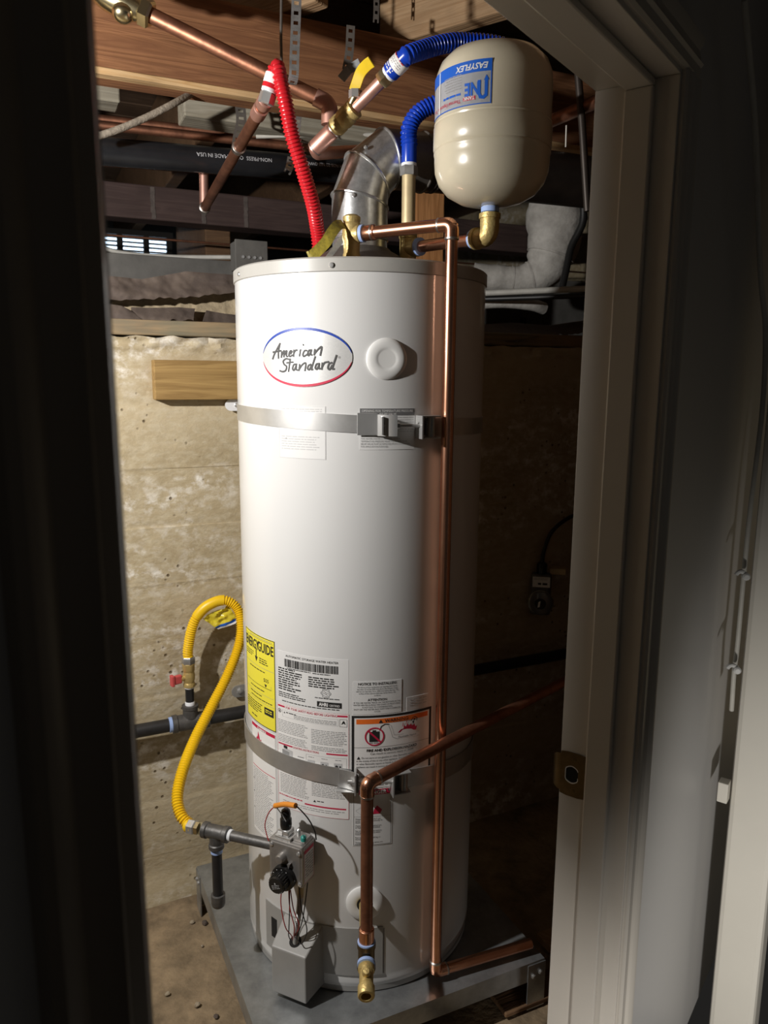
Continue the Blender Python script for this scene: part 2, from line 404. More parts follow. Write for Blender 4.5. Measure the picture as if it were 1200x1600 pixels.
# earth of the crawl space beyond the wall and its far wall
def crawl_fn(i, j):
    p = uv(-2.2+5.2*i, VW+.12+2.6*j, 0); return p+Z*(.06+noise.noise(p*2.2)*.03+.02*j)
MB().grid(crawl_fn, 50, 26, (0, 0, -.06)).build('floor_crawlspace', 'crawl_dirt', kind='structure')
MB().obox(uv(-2.2, 4.6, .0), U*5.2, W_*.1, Z*1.05).build('wall_far', 'grey_board', kind='structure', smooth=False)
MB().obox(uv(-1.72, .2, FL-.02), U*(-.1), W_*4.5, Z*2.45).build('wall_left', 'concrete', kind='structure', smooth=False)
MB().obox(uv(2.55, .6, FL-.02), U*.1, W_*4.1, Z*2.45).build('wall_right', 'concrete', kind='structure', smooth=False)
# subfloor planks overhead
ceil = thing('ceiling', '', '', uv(.5, 1.6, .975), kind='structure')
for k in range(30):
    v0 = .05+k*.155
    MB().obox(uv(-1.8, v0, .975+random.uniform(-.002, .002)), U*4.4, W_*.149, Z*.022).build('plank', 'subfloor', ceil, smooth=False)

# door wall: outside face and reveal
S_IN, S_OUT = 0.0, .125
def dp(q, s, z): return JE + DD*q - NN*s + Z*z      # q along the wall to the right, s from the closet side towards the room
ZT = .424                                          # underside of the head jamb
ZB = FL-.24
wr = MB().obox(dp(.02, .008, ZB), DD*.95, NN*-.112, Z*(2.7)); wr.build('wall_door_right', 'wall_paint', kind='structure', smooth=False)
wl = MB().obox(dp(-.965, .008, ZB), DD*-2.2, NN*-.112, Z*2.7); wl.build('wall_door_left', 'wall_paint', kind='structure', smooth=False)
wt = MB().obox(dp(-.965, .008, ZT+.02), DD*.985, NN*-.112, Z*(2.7-(ZT+.02-ZB))); wt.build('wall_door_top', 'wall_paint', kind='structure', smooth=False)
MB().obox(V((-2.5, -2.5, ZB-.05)), V((5, 0, 0)), V((0, 3.6, 0)), V((0, 0, .045))).build('floor_room', 'grey_board', kind='structure', smooth=False)
MB().obox(dp(.032, -.010, ZB), DD*1.9, NN*-.018, Z*2.6).build('wall_added_lining_right', 'joist_brown', kind='structure', smooth=False)  # unseen dark lining added to cut light bouncing onto the back wall
MB().obox(dp(-.975, -.010, ZB), DD*-1.3, NN*-.018, Z*2.6).build('wall_added_lining_left', 'joist_brown', kind='structure', smooth=False)  # left half of the added lining, dark to soak up bounced light
door = thing('door_1', '', '', dp(0, .06, ZB), kind='structure')
MB().obox(dp(0, S_IN, ZB), DD*.019, NN*-S_OUT, Z*(ZT-ZB)).build('jamb', 'paint_white', door, smooth=False, bevel=.0012)
MB().obox(dp(-.933, S_IN, ZB), DD*-.019, NN*-S_OUT, Z*(ZT-ZB)+DD*-.016).build('jamb', 'paint_white', door, smooth=False, bevel=.0012)
MB().obox(dp(-.964, S_IN, ZT), DD*.983, NN*-S_OUT, Z*.019).build('head_jamb', 'paint_white', door, smooth=False, bevel=.0012)
MB().obox(dp(-.011, .048, ZB), DD*.011, NN*-.043, Z*(ZT-ZB-.011)).build('door_stop', 'paint_white', door, smooth=False, bevel=.003)
MB().obox(dp(-.934, .048, ZB), DD*.011, NN*-.043, Z*(ZT-ZB-.011)+DD*-.014).build('door_stop', 'paint_white', door, smooth=False, bevel=.003)
MB().obox(dp(-.945, .048, ZT-.011), DD*.945, NN*-.043, Z*.011).build('door_stop', 'paint_white', door, smooth=False, bevel=.003)
CP = [(.006, 0), (.006, .010), (.010, .014), (.022, .015), (.026, .019), (.030, .015), (.046, .012), (.054, .017), (.062, .018), (.068, .014), (.068, 0)]
def casing(side):
    q0 = 0 if side > 0 else -.932
    pts = [dp(q0+side*a, S_OUT-.005+b, ZB) for a, b in CP]
    return MB().prism(pts, Z*(ZT+.006-ZB)+DD*(0 if side > 0 else -.017))
casing(1).build('casing', 'paint_casing', door); casing(-1).build('casing', 'casing_shaded', door)
MB().prism([dp(-.951-.062, S_OUT-.005+b, ZT+a) for a, b in CP], DD*(.951+.124)).build('casing', 'paint_casing', door)

# strike plate on the jamb
sp = onz(893, 1210, -.655); zc = -.680
st = thing('strike_plate', 'dark brass strike plate screwed to the white door jamb', 'strike plate', dp(-.002, .022, zc-.04))
def plate_fn(s_, t): return dp(-.0015, s_, zc+t)
ring = []
outer = [(.002, -.041), (.047, -.041), (.047, .041), (.002, .041)]
hole = [(.0225+.0115*math.cos(a)*min(1.25, 1/max(abs(math.cos(a)), abs(math.sin(a)), .8)), .016*math.sin(a)) for a in [2*math.pi*k/24 for k in range(24)]]
b = MB()
def sq(a):                                          # outer border point at the angle of the hole point
    c, s_ = math.cos(a), math.sin(a); k = min(.0225/max(abs(c), 1e-6), .041/max(abs(s_), 1e-6)); return (.0245+c*k, s_*k)
n = 24
for k in range(n):
    a0, a1 = 2*math.pi*k/n, 2*math.pi*(k+1)/n
    h0, h1 = hole[k], hole[(k+1) % n]
    b.prism([plate_fn(*sq(a0)), plate_fn(*sq(a1)), plate_fn(h1[0], h1[1]), plate_fn(h0[0], h0[1])], DD*-.0012)
b.build('plate', 'brass_dark', st, smooth=False)
lip = MB().grid(lambda i, j: dp(-.002+.010*(1-math.cos(i*1.4)), .003-.018*math.sin(i*1.4), zc+(-1+2*j)*.034*(1-.35*i*i)), 8, 8, DD*.0012).build('lip', 'brass_dark', st)
lb = MB()
for k in range(n):
    a0, a1 = 2*math.pi*k/n, 2*math.pi*(k+1)/n
    if abs(math.sin(a0)) > .45 or math.cos(a0) < -.2:
        f = lambda h, g: dp(-.0031, .0225+(h[0]-.0225)*g, zc+h[1]*g)
        lb.prism([f(hole[k], 1.04), f(hole[(k+1) % n], 1.04), f(hole[(k+1) % n], .93), f(hole[k], .93)], DD*.003)
lb.build('paint_rim', 'white_plastic', st, smooth=False)
MB().prism([dp(-.0016, h[0], zc+h[1]) for h in hole], DD*.0008).build('latch_hole', 'dark_void', st, smooth=False)
for t in (-.029, .029):
    s_ = MB().lathe([(.0001, .0028), (.0035, .0024), (.0045, .001), (.0045, 0)], dp(-.001, .026, zc+t), -DD, 16).build('screw', 'brass_dark', st)

# painted post and the cable running between it and the wall
def ons(px, py, s_):
    d = ray(px, py); return d*((JE.dot(NN)-s_)/d.dot(NN))
P1 = at(1177, 850, 1.62); pq = (P1-JE).dot(DD); ps = -(P1-JE).dot(NN)
MB().obox(dp(pq, ps, ZB), DD*.09, NN*-.098, Z*2.68).build(
    'painted_post', 'post_paint', label='white painted wooden post right of the door, beside the stapled cable', cat='post', bevel=.012, smooth=False)
cx = [ons(x, y, ps-.006) for x, y in ((1163, 0), (1180, 200), (1188, 420), (1196, 520), (1191, 640), (1172, 800), (1162, 900), (1152, 1010), (1147, 1050), (1143, 1110))]
MB().tube(spline(cx, 10), .0050, 10).build('cable', 'cable_white', label='thin white cable clipped along the gap beside the painted post', cat='cable')
for px, py in ((1160, 900), (1146, 1046)):
    p = ons(px, py, ps-.001); t = thing('cable_clip', 'white nail-on cable clip beside the painted post, ' + ('the upper of two' if py < 1000 else 'the lower of two'), 'cable clip', p, 'cable clips beside the post')
    MB().tube([p+V((-.004+.0095*math.cos(a), 0, .0095*math.sin(a))) for a in [k*.35-.6 for k in range(11)]], .0045, 8).build('hook', 'white_plastic', t)
    MB().lathe([(.008, 0), (.008, .014), (.005, .017)], p+V((.008, .006, 0)), (-.2, -1, 0), 10).build('nail_boss', 'white_plastic', t)
p = ons(1131, 1235, ps-.012)
MB().cbox(p, DD, NN, Z, .03, .022, .048).build('spacer_block', 'post_paint', label='small white block wedged between the wall and the painted post', cat='block', bevel=.002, smooth=False)
# sheet metal housing added unseen around the lamp to shade the right jamb, open towards the wall and the heater, standing on a pole inside the closet
wl_ = thing('added_light_housing', 'unseen black work light housing on a pole, added with a flap to shade the jamb', 'work light', V((LAMP.x-.09, LAMP.y-.05, FL)))
def lp_(az, r_, z_): a_ = math.radians(az); return LAMP+V((math.cos(a_)*r_, math.sin(a_)*r_, z_))
MB().prism([lp_(23.5, .15, -.13), lp_(-75, .15, -.13), lp_(-75, .15, .13), lp_(23.5, .15, .13)], lp_(-28, .003, 0)-LAMP).build('added_shade_flap', 'black_iron', wl_, smooth=False)
MB().prism([lp_(-75, .15, -.13), lp_(-160, .12, -.10), lp_(-160, .12, .10), lp_(-75, .15, .13)], lp_(-110, .003, 0)-LAMP).build('back_plate', 'black_iron', wl_, smooth=False)
MB().cyl(V((LAMP.x-.09, LAMP.y-.05, FL+.01)), V((LAMP.x-.09, LAMP.y-.05, LAMP.z-.05)), .012, 12).build('pole', 'black_iron', wl_)
MB().lathe([(.15, 0), (.15, .008), (.02, .014)], V((LAMP.x-.09, LAMP.y-.05, FL)), Z, 24).build('base', 'black_iron', wl_)

def ribbon(path, wd, th, wide):
    mb = MB(); vs = []; n = len(path)
    for i, p in enumerate(path):
        d_ = (path[min(i+1, n-1)]-path[max(i-1, 0)]).normalized(); sd = V(wide); sd = (sd-d_*sd.dot(d_)).normalized()*wd/2; nn_ = d_.cross(sd).normalized()*th
        vs += [p-sd, p+sd, p+sd+nn_, p-sd+nn_]
    fs = [(0, 1, 2, 3), tuple(4*(n-1)+i for i in (3, 2, 1, 0))]
    for k in range(n-1):
        for i in range(4): j = (i+1) % 4; fs.append((4*k+j, 4*k+i, 4*k+4+i, 4*k+4+j))
    return mb.add(vs, fs)

# ================================================================== framing overhead and the top of the wall
ZJ = .607
def member(name, m, label, cat, u0, u1, v0, th, z0, z1, group=None):
    """a timber along the wall direction with slightly uneven faces"""
    b = MB(); n = 24
    def sec(k):
        u = u0+(u1-u0)*k/n; j = noise.noise(V((u*5, v0*9, z0)))*.002
        return [uv(u, v0+j, z0+j), uv(u, v0+th+j, z0-j), uv(u, v0+th, z1), uv(u, v0-j, z1)]
    vs = [p for k in range(n+1) for p in sec(k)]; fs = [(0, 1, 2, 3), tuple(4*n+i for i in (3, 2, 1, 0))]
    for k in range(n):
        for i in range(4): j = (i+1) % 4; fs.append((4*k+j, 4*k+i, 4*k+4+i, 4*k+4+j))
    b.add(vs, fs); return b.build(name, m, label=label, cat=cat, group=group, smooth=False, bevel=.004)
bt = thing('ceiling_beam', 'orange-brown beam with a pale lower edge, nearest under the ceiling', 'beam', uv(.3, 1.83, ZJ))
MB().obox(uv(-1.6, 1.79, ZJ), U*3.4, W_*.09, Z*.182).build('timber', 'beam_wood', bt, smooth=False, bevel=.005)
MB().prism([uv(-1.6, 1.7865, ZJ+.007), uv(-1.6, 1.7905, ZJ+.010), uv(-1.6, 1.82, ZJ+.002), uv(-1.6, 1.82, ZJ-.003), uv(-1.6, 1.794, ZJ-.003)], U*3.4).build('lower_strip', 'beam_low', bt, smooth=False, bevel=.001)
member('joist', 'joist_grey', 'greyish joist end behind the orange beam at the left', 'joist', -1.6, at(187, 168, 1.90).dot(U), 1.965, .08, ZJ, .79)
member('joist', 'joist_grey', 'greyish joist behind the orange beam, above the black pipe', 'joist', onv(288, 181, 1.975).dot(U), 1.6, 1.975, .08, ZJ-.005, .79)
member('crawlspace_girder', 'beam_dark', 'dark brown girder stained with drips below the black pipe', 'beam', -1.7, 2.0, 2.74, .09, .500, .607)
gd_ = [o for o in bpy.data.objects if o.name == 'crawlspace_girder'][0]
mat('mineral_stain', (.165, .135, .12), .9, var=.4, scale=60)
for px in (239, 384, 318):
    a_ = onv(px, 322, 2.738)
    MB().grid(lambda i, j: uv(a_.dot(U)+(i-.5)*.014*(1+.5*noise.noise(V((j*9, px, 0))))+.004*noise.noise(V((j*4, px, 3))), 2.7375, .502+.100*j*(1 if px != 318 else .4)), 2, 12, W_*.004).build('drip_stain', 'mineral_stain', gd_)
# joists running the other way, square to the door wall
def cross(name, m, label, p0, p1, th, z0, z1):
    d = (p1-p0); d.z = 0; n_ = V((-d.y, d.x, 0)).normalized()
    return MB().obox(V((p0.x, p0.y, z0)), d, n_*th, Z*(z1-z0)).build(name, m, label=label, cat='joist', smooth=False, bevel=.004)
a = onz(645, 61, .79); cross('joist', 'tan_joist', 'tan joist overhead, behind the top of the cream tank', a-V((.809, -.588, 0))*.10, a+V((.809, -.588, 0))*.75, .045, .792, .968)
a = onz(440, 20, .80); cross('joist', 'tan_joist', 'tan joist overhead, above the hanging perforated strap', a-V((.809, -.588, 0))*.45, a+V((.809, -.588, 0))*.10, .045, .80, .968)
for k, (u0, lab) in enumerate(((-.62, 'short brown blocking under the girder at the far left'), (-.25, 'short brown blocking under the girder left of the red hose'), (.62, 'short brown blocking behind the vent pipe'))):
    MB().obox(uv(u0, 2.84, .34), U*.09, W_*.55, Z*.26).build('blocking', 'joist_brown', label=lab, cat='block', smooth=False, bevel=.004)
for k, (u0, v0, lab) in enumerate(((-.72, 2.07, 'brown floor joist running back at the far left'), (-.08, 2.12, 'brown floor joist running back behind the red hose'), (.50, 2.12, 'brown floor joist running back behind the silver elbow'), (1.02, 2.08, 'brown floor joist running back behind the cream tank'))):
    MB().obox(uv(u0, v0, .648), U*.045, W_*2.4, Z*.32).build('joist', 'joist_brown', label=lab, cat='joist', smooth=False, bevel=.004)
pA = at(668, 360, 2.38)
MB().obox(V((pA.x-.035, 2.38, .06)), V((.085, .02, 0)), V((-.02, .085, 0)), Z*.52).build('post', 'post_wood', label='orange wooden post standing behind the tan nipple pipe', cat='post', smooth=False, bevel=.003)
# sill plate on the concrete wall
member('sill_plate', 'sill_wood', 'weathered sill plate lying on top of the concrete wall', 'sill plate', -1.7, 2.4, VW+.003, .13, .088, .124)
# torn building paper hanging over the sill: sheets between two outlines, with folds and thickness
def sheet(name, m, label, top, bot, vt, vb, wob=.010, th=.004, nu=90, nv=14, cat='building paper', seed=0):
    def lerp(L, t):
        x = t*(len(L)-1); k = min(int(x), len(L)-2); f = x-k; return (L[k][0]*(1-f)+L[k+1][0]*f, L[k][1]*(1-f)+L[k+1][1]*f)
    def fn(i, j):
        a, b_ = lerp(top, i), lerp(bot, i); px, py = a[0]*(1-j)+b_[0]*j, a[1]*(1-j)+b_[1]*j
        p = onv(px, py, vt+(vb-vt)*j); w_ = noise.noise(V((p.x*7+seed, p.z*16, seed)))*wob + noise.noise(V((p.x*26, p.z*40, seed)))*wob*.5 + noise.noise(V((p.x*70, p.z*90, seed)))*wob*.2
        edge = (1 if j == 1 else 0)*noise.noise(V((p.x*60, seed, 2)))*.007
        return p - W_*w_ + Z*edge
    return MB().grid(fn, nu, nv, W_*th).build(name, m, label=label, cat=cat)
sheet('insulation_board', 'fibre', 'tan fibrous board behind the torn paper on the wall top', [(120, 462), (260, 462), (410, 452)], [(120, 520), (260, 520), (410, 520)], 2.02, 1.99, .012, .02, seed=9, cat='insulation')
sheet('torn_building_paper', 'felt', 'upper torn strip of brown building paper left of the heater', [(110, 430), (178, 432), (222, 436), (290, 424), (400, 432)], [(110, 472), (178, 469), (240, 467), (300, 464), (400, 453)], 1.99, 1.955, .016, .004, seed=3)
sheet('torn_building_paper', 'felt', 'lower left scrap of brown building paper under the upper strip', [(110, 474), (168, 475), (190, 478), (205, 486)], [(110, 505), (165, 506), (192, 503), (222, 500)], 1.955, 1.93, .012, .004, 40, 10, seed=5)
sheet('torn_building_paper', 'felt', 'middle flap of brown building paper with a frayed lower edge', [(205, 480), (240, 481), (280, 480), (305, 482)], [(205, 512), (240, 503), (280, 501), (302, 500)], 1.965, 1.925, .012, .004, 50, 10, seed=6)
sheet('torn_building_paper', 'felt', 'right flap of brown building paper folded beside the heater', [(322, 485), (350, 490), (410, 496)], [(316, 504), (350, 508), (410, 510)], 1.955, 1.92, .010, .004, 40, 10, seed=8)
MB().obox(onv(150, 402, 2.25)-Z*.17, U*.52, W_*.04, Z*.185).build('grey_board', 'grey_board', label='grey board lying behind the torn paper at the left', cat='board', smooth=False, bevel=.003)
p = onv(388, 402, 2.15)
g = thing('junction_box', 'grey junction box behind the left edge of the heater top', 'box', p-Z*.045)
MB().cbox(p, U, W_, Z, .085, .06, .075).build('body', 'grey_board', g, smooth=False, bevel=.003)
MB().cbox(p-W_*.032, U, W_, Z, .09, .006, .08).build('cover', 'grey_board', g, smooth=False, bevel=.002)
for k in range(4): MB().lathe([(.004, 0), (.004, .003)], p-W_*.035+U*(-.024+.016*k)-Z*.005, -W_, 8).build('screw', 'ink_grey', g)
# louvred vent in the far wall with daylight behind it
vp = at(208, 382, 3.3); vt = thing('foundation_vent', 'small bright foundation vent with daylight behind its louvres', 'vent', vp-Z*.04)
MB().cbox(vp+W_*.02, U, W_, Z, .29, .004, .07).build('daylight_opening', 'daylight', vt, smooth=False)
for dx in (-.145, -.052, .052, .145): MB().cbox(vp+U*dx, U, W_, Z, .022, .02, .085).build('mullion', 'dark_void', vt, smooth=False)
for dz in (-.045, .045): MB().cbox(vp+Z*dz, U, W_, Z, .32, .03, .022).build('frame_rail', 'dark_void', vt, smooth=False)
for k in range(4): MB().cbox(vp+Z*(-.026+.017*k), U, W_-Z*.6, Z, .29, .008, .003).build('louvre', 'grey_board', vt, smooth=False)

# wood block on the wall with two white clips of the heater straps
b0, b1 = onv(240, 562, VW-.038), onv(240, 625, VW-.038)
MB().obox(V((b0.x, b0.y, b1.z)), U*.50, W_*.038, Z*(b0.z-b1.z)).build('wood_block', 'block_wood', label='pale wood block fixed to the concrete wall behind the heater', cat='wood block', smooth=False, bevel=.002)
p = onv(366, 633, VW-.02)
g = thing('strap_clip', 'white metal strap clip screwed to the concrete wall under the wood block', 'clip', p-Z*.012)
MB().prism([p+U*(-.008+.014*math.cos(a))+Z*.014*math.sin(a) for a in [math.pi/2+math.pi*k/10 for k in range(11)]] + [p+U*.045-Z*.014, p+U*.045+Z*.014], W_*.004).build('plate', 'white_clip', g, smooth=False)
MB().lathe([(.006, 0), (.006, .003), (.003, .005)], p+U*.006, -W_, 12).build('screw', 'chrome', g)
p = onv(375, 1080, VW-.014)
g = thing('strap_bracket', 'galvanized strap bracket bolted to the concrete wall above the gas pipe', 'bracket', p-Z*.015)
MB().prism([p+U*(-.006+.016*math.cos(a))+Z*.016*math.sin(a) for a in [math.pi/2+math.pi*k/10 for k in range(11)]] + [p+U*.07-Z*.016, p+U*.07+Z*.020], W_*.004).build('plate', 'strap_steel', g, smooth=False)
MB().lathe([(.008, 0), (.008, .005), (.004, .007)], p+U*.0, -W_, 6).build('bolt', 'steel', g)
MB().cbox(p+U*.03-W_*.02, U, W_, Z, .004, .04, .034).build('tab', 'galv', g, smooth=False)

# ================================================================== pipes overhead
# big feed pipe with the brass valve, coming down to the cold pipe
fa, fb = at(150, -22, 1.58), at(515, 163, 1.625)
t = thing('supply_pipe', 'thick copper supply pipe with a brass valve, slanting below the beam', 'pipe', fb)
dirf = (fb-fa).normalized(); v0 = at(236, 24, 1.59)
MB().cyl(v0, fb, .0142, 18).build('pipe', 'copper_old', t)
cE = at(515, 195, 1.625)
MB().tube(fillet([fb-dirf*.03, fb, cE], .02), .0165, 18).build('elbow', 'copper_pink', t)
vb = MB().lathe([(.022, 0), (.026, .004), (.026, .020), (.021, .024)], v0-dirf*.022, dirf, 6).build('union_nut', 'brass_bright', t)
vc = v0-dirf*.055
MB().lathe([(.016, -.07), (.024, -.055), (.030, -.03), (.031, -.006), (.027, .018), (.022, .036)], vc, dirf, 24).build('valve_body', 'brass_bright', t)
MB().lathe([(.020, .0), (.020, .024), (.016, .030), (.010, .034), (.003, .035)], vc-Z*.008, (0.12, -.5, -.8), 16).build('bonnet', 'brass_bright', t)
MB().lathe([(.026, -.12), (.026, -.075)], vc, dirf, 6).build('union_nut', 'brass_bright', t)

# cold pipe: stub end, tee, ball valve, blue hose
C0, C1 = at(490, 234, 1.63), at(602, 121, 1.53)
cdx = (C1-C0).normalized(); CL = (C1-C0).length
t = thing('cold_pipe', 'copper cold water pipe with a yellow-handled ball valve below the beam', 'pipe', C0)
MB().cyl(C0, C1, .0112, 18).build('pipe', 'copper_pink', t)
MB().lathe([(.0125, 0), (.0158, .002), (.0158, .052), (.0135, .056)], C0, cdx, 20).build('coupling', 'copper_pink', t)
for h in (.003, .058, .10): MB().lathe([(.0135, 0), (.0165, .001), (.0165, .003), (.0135, .005)], C0+cdx*h, cdx, 20).build('solder_joint', 'solder', t)
MB().lathe([(.0138, .07), (.0152, .074), (.0152, .098), (.013, .10)], C0, cdx, 20).build('coupling', 'copper_pink', t)
q = C0+cdx*(CL*.46)
vbd = MB().lathe([(.015, -.028), (.0185, -.026), (.0185, -.012), (.017, -.010), (.019, -.004), (.019, .010), (.0165, .014), (.0185, .018), (.0185, .026), (.015, .028)], q, cdx, 24).build('valve_body', 'brass', t)
# stem, steel bracket and the bent yellow handle
stem = at(555, 150, 1.56)
MB().cyl(q, stem, .009, 12).build('stem', 'brass_bright', vbd)
MB().cyl(stem-Z*.004, stem+Z*.010, .0125, 6).build('stem_nut', 'chrome', vbd)
hpz = spline([at(553, 142, 1.555), at(557, 130, 1.55), at(563, 114, 1.54), at(572, 103, 1.525), at(580, 97, 1.515)], 6)
ribbon(hpz, .020, .0035, (1, 0, -.6)).build('handle', 'yellow_handle', vbd, label='bent yellow lever handle', bevel=.001)
ribbon([at(533, 123, 1.58), at(545, 108, 1.58), at(562, 98, 1.575)], .016, .003, (.65, 0, -.75)).build('handle_bracket', 'galv_stand', vbd, smooth=False)
# pipe running away right from the stub's elbow
MB().tube(fillet([C0+cdx*.004, C0+V((.006, .012, -.004)), at(560, 236, 1.80), at(660, 236, 2.05)], .02), .0125, 16).build('branch', 'copper_pink', t)

# hot pipe and the drop behind it
h0, h1 = at(319, 326, 2.08), at(418, 152, 1.49)
hd = (h1-h0).normalized(); HLn = (h1-h0).length
t = thing('hot_pipe', 'old copper hot water pipe slanting up to the red hose', 'pipe', h0)
MB().cyl(h0, h1, .0115, 18).build('pipe', 'copper_old', t)
for f0, f1 in ((.62, .64), (.88, .93), (.95, .985)):
    MB().lathe([(.0115, 0), (.0145, .002), (.0145, HLn*(f1-f0)), (.0115, HLn*(f1-f0)+.002)], h0+hd*HLn*f0, hd, 18).build('coupling', 'copper_pink' if f0 > .8 else 'solder', t)
MB().lathe([(.0115, 0), (.0145, .002), (.0145, .012), (.0115, .014)], h0, hd, 18).build('solder_joint', 'solder', t)
up0 = at(318, 240, 2.08)
MB().cyl(h0-V((0, 0, .006)), up0, .0118, 16).build('drop', 'copper_pink', t)

def run(name, m, label, pts, r, cat='pipe', n=14, parent=None):
    return MB().tube([V(p) for p in pts], r, n).build(name, m, label=label, cat=cat)
run('copper_pipe', 'copper_old', 'upper of two thin copper pipes behind the cloth cable', [at(130, 183, 2.0), at(385, 212, 2.14), at(520, 226, 2.2)], .0105)
run('copper_pipe', 'copper_old', 'lower of two thin copper pipes behind the cloth cable', [at(130, 193, 1.98), at(385, 221, 2.12), at(520, 236, 2.18)], .0105)
run('copper_pipe', 'copper', 'copper pipe just below the black drain pipe', [at(130, 251, 2.12), at(330, 266, 2.25), at(520, 282, 2.40)], .0108)
tp_ = at(330, 380, 2.66)
run('copper_pipe', 'copper_old', 'very thin copper tube in front of the small vent', [tp_-U*1.6, tp_+U*1.6], .0035)
run('copper_pipe', 'copper_old', 'thick copper pipe behind the right side of the cream tank', [at(845, 196, 1.95), at(940, 156, 1.70)], .014)
# black drain pipe with its white print
ab0, ab1 = at(120, 233, 1.82), at(700, 281, 2.28)
abx = (ab1-ab0).normalized(); t = thing('drain_pipe', 'black plastic drain pipe with white lettering under the joists', 'pipe', (ab0+ab1)/2)
ap = MB().cyl(ab0, ab1, .030, 28).build('pipe', 'abs_black', t)
ae1 = (V((0, -1, 0))-abx*V((0, -1, 0)).dot(abx)).normalized(); ae2 = abx.cross(ae1) if abx.cross(ae1).z > 0 else -abx.cross(ae1)
pr = Print(lambda s, tt, lift: ab0 + abx*s + (ae1*math.cos(tt/.03+.2)+ae2*math.sin(tt/.03+.2))*(.030+lift))
def along(px, py): 
    d = ray(px, py); best = min(range(400), key=lambda k: (d.normalized()-(ab0+abx*(k*.0025)).normalized()).length); return best*.0025
pr.text('ink_lightgrey', 'NON-PRESS  ONLY MADE IN USA', (along(313, 245)+along(408, 252))/2, .001, .0125, flip=True)
pr.text('ink_lightgrey', 'ASTM F628-22 NSF-DWV', (along(468, 255)+along(545, 262))/2, .001, .0105, flip=True)
pr.build(ap)
# cloth cable hanging across
run('cloth_cable', 'cable_cloth', 'thick frayed cloth cable slanting in front of the copper pipes', spline([at(128, 220, 1.72), at(180, 204, 1.74), at(230, 183, 1.77), at(275, 160, 1.80), at(310, 140, 1.86)], 6), .0075, 'cable')
run('white_cable', 'cable_white', 'white cable crossing behind the ball valve pipe', spline([at(400, 213, 2.10), at(490, 211, 2.12), at(550, 212, 2.15), at(640, 207, 2.17)], 6), .0055, 'cable')
run('grey_cable', 'cable_grey', 'grey cable sagging below the small vent', spline([at(140, 378, 2.3), at(185, 394, 2.3), at(260, 401, 2.3), at(370, 402, 2.28)], 6), .0062, 'cable')
# perforated hanger straps
def perf(label, pts, wd, facing, m='galv'):
    path = resample(spline(pts, 14), .0035); b = MB(); k = 0; wv = V(facing).normalized()
    for i in range(len(path)-1):
        a_, c_ = path[i], path[i+1]; d_ = (c_-a_).normalized(); sd = (wv-d_*wv.dot(d_)).normalized(); nn = d_.cross(sd)*.0012
        if i % 5 in (2, 3):
            for g_ in (-1, 1): b.prism([a_+sd*g_*wd*.24, c_+sd*g_*wd*.24, c_+sd*g_*wd*.5, a_+sd*g_*wd*.5], nn)
        else: b.prism([a_-sd*wd*.5, c_-sd*wd*.5, c_+sd*wd*.5, a_+sd*wd*.5], nn)
    return b.build('hanger_strap', m, label=label, cat='hanger strap', smooth=False)
perf('bright perforated hanger strap looped under the supply pipe by the red hose', [at(464, -20, 1.57), at(462, 40, 1.565), at(460, 90, 1.56), at(459, 118, 1.56), at(455, 131, 1.575), at(450, 128, 1.60)], .018, (1, .1, 0))
perf('perforated hanger strap holding the black pipe left of the hot pipe', [at(374, 155, 1.94), at(377, 190, 1.93), at(372, 215, 1.92), at(370, 232, 1.91)], .024, (1, .3, 0), 'galv_dull')
perf('perforated hanger strap showing below the beam right of the red hose', [at(468, 170, 1.98), at(466, 190, 1.98), at(463, 215, 1.98)], .014, (1, .3, 0))
perf('perforated hanger strap under the black pipe beside the red hose', [at(455, 246, 1.97), at(452, 262, 1.95), at(447, 272, 1.95)], .018, (1, .3, 0))
perf('dark perforated hanger strap hanging left of the ball valve', [at(548, 40, 1.77), at(546, 80, 1.77), at(541, 110, 1.77)], .018, (1, .2, 0), 'galv_dull')
perf('dark perforated hanger strap at the top behind the blue hose', [at(588, -15, 1.9), at(588, 15, 1.9), at(587, 36, 1.9)], .013, (1, .2, 0), 'galv_dull')
run('steel_rod', 'galv_dull', 'thin dark rod hanging in front of the beam by the red hose', [at(440, -20, 1.74), at(439, 60, 1.74), at(440, 104, 1.73)], .003, 'rod')
run('hanger_rod', 'vent_dark', 'dark flat hanger beside the door jamb, right of the cream tank', [at(902, 100, 1.75), at(910, 200, 1.75), at(918, 330, 1.75)], .008, 'hanger')
run('drip', 'cable_white', 'pale strand hanging from the pipe right of the cream tank', [at(885, 196, 1.85), at(884, 230, 1.85)], .0018, 'strand')

# ================================================================== right of the heater, beyond the wall
dpx = [(872, 322, 44), (868, 350, 44), (866, 375, 40), (858, 405, 34), (842, 428, 27), (815, 437, 21), (785, 436, 20), (740, 432, 20)]
pth = spline([at(x, y, 2.46) for x, y, r in dpx], 8); rr = []
for i in range(len(pth)):
    k = i/8; a_ = min(int(k), len(dpx)-2); f_ = k-a_; rp = dpx[a_][2]*(1-f_)+dpx[a_+1][2]*f_
    rr.append(rp*2.42/1200*(1+.09*noise.noise(pth[i]*38)))
t = thing('wrapped_duct', 'grey wrapped duct bending down right of the heater', 'duct', pth[len(pth)//2])
MB().tube(pth, rr, 24).build('duct', 'duct_wrap', t)
for i in (22, 36, 44): MB().tube([pth[i], pth[i]+(pth[i+1]-pth[i]).normalized()*.006], rr[i]*1.03, 24).build('tape_band', 'duct_wrap', t)
MB().tube(spline([at(740, 474, 2.40), at(790, 472, 2.4), at(830, 476, 2.4), at(850, 482, 2.42)], 8), .018, 14).build('insulated_pipe', 'duct_wrap', label='grey insulated pipe end under the two conduits at the right', cat='pipe')
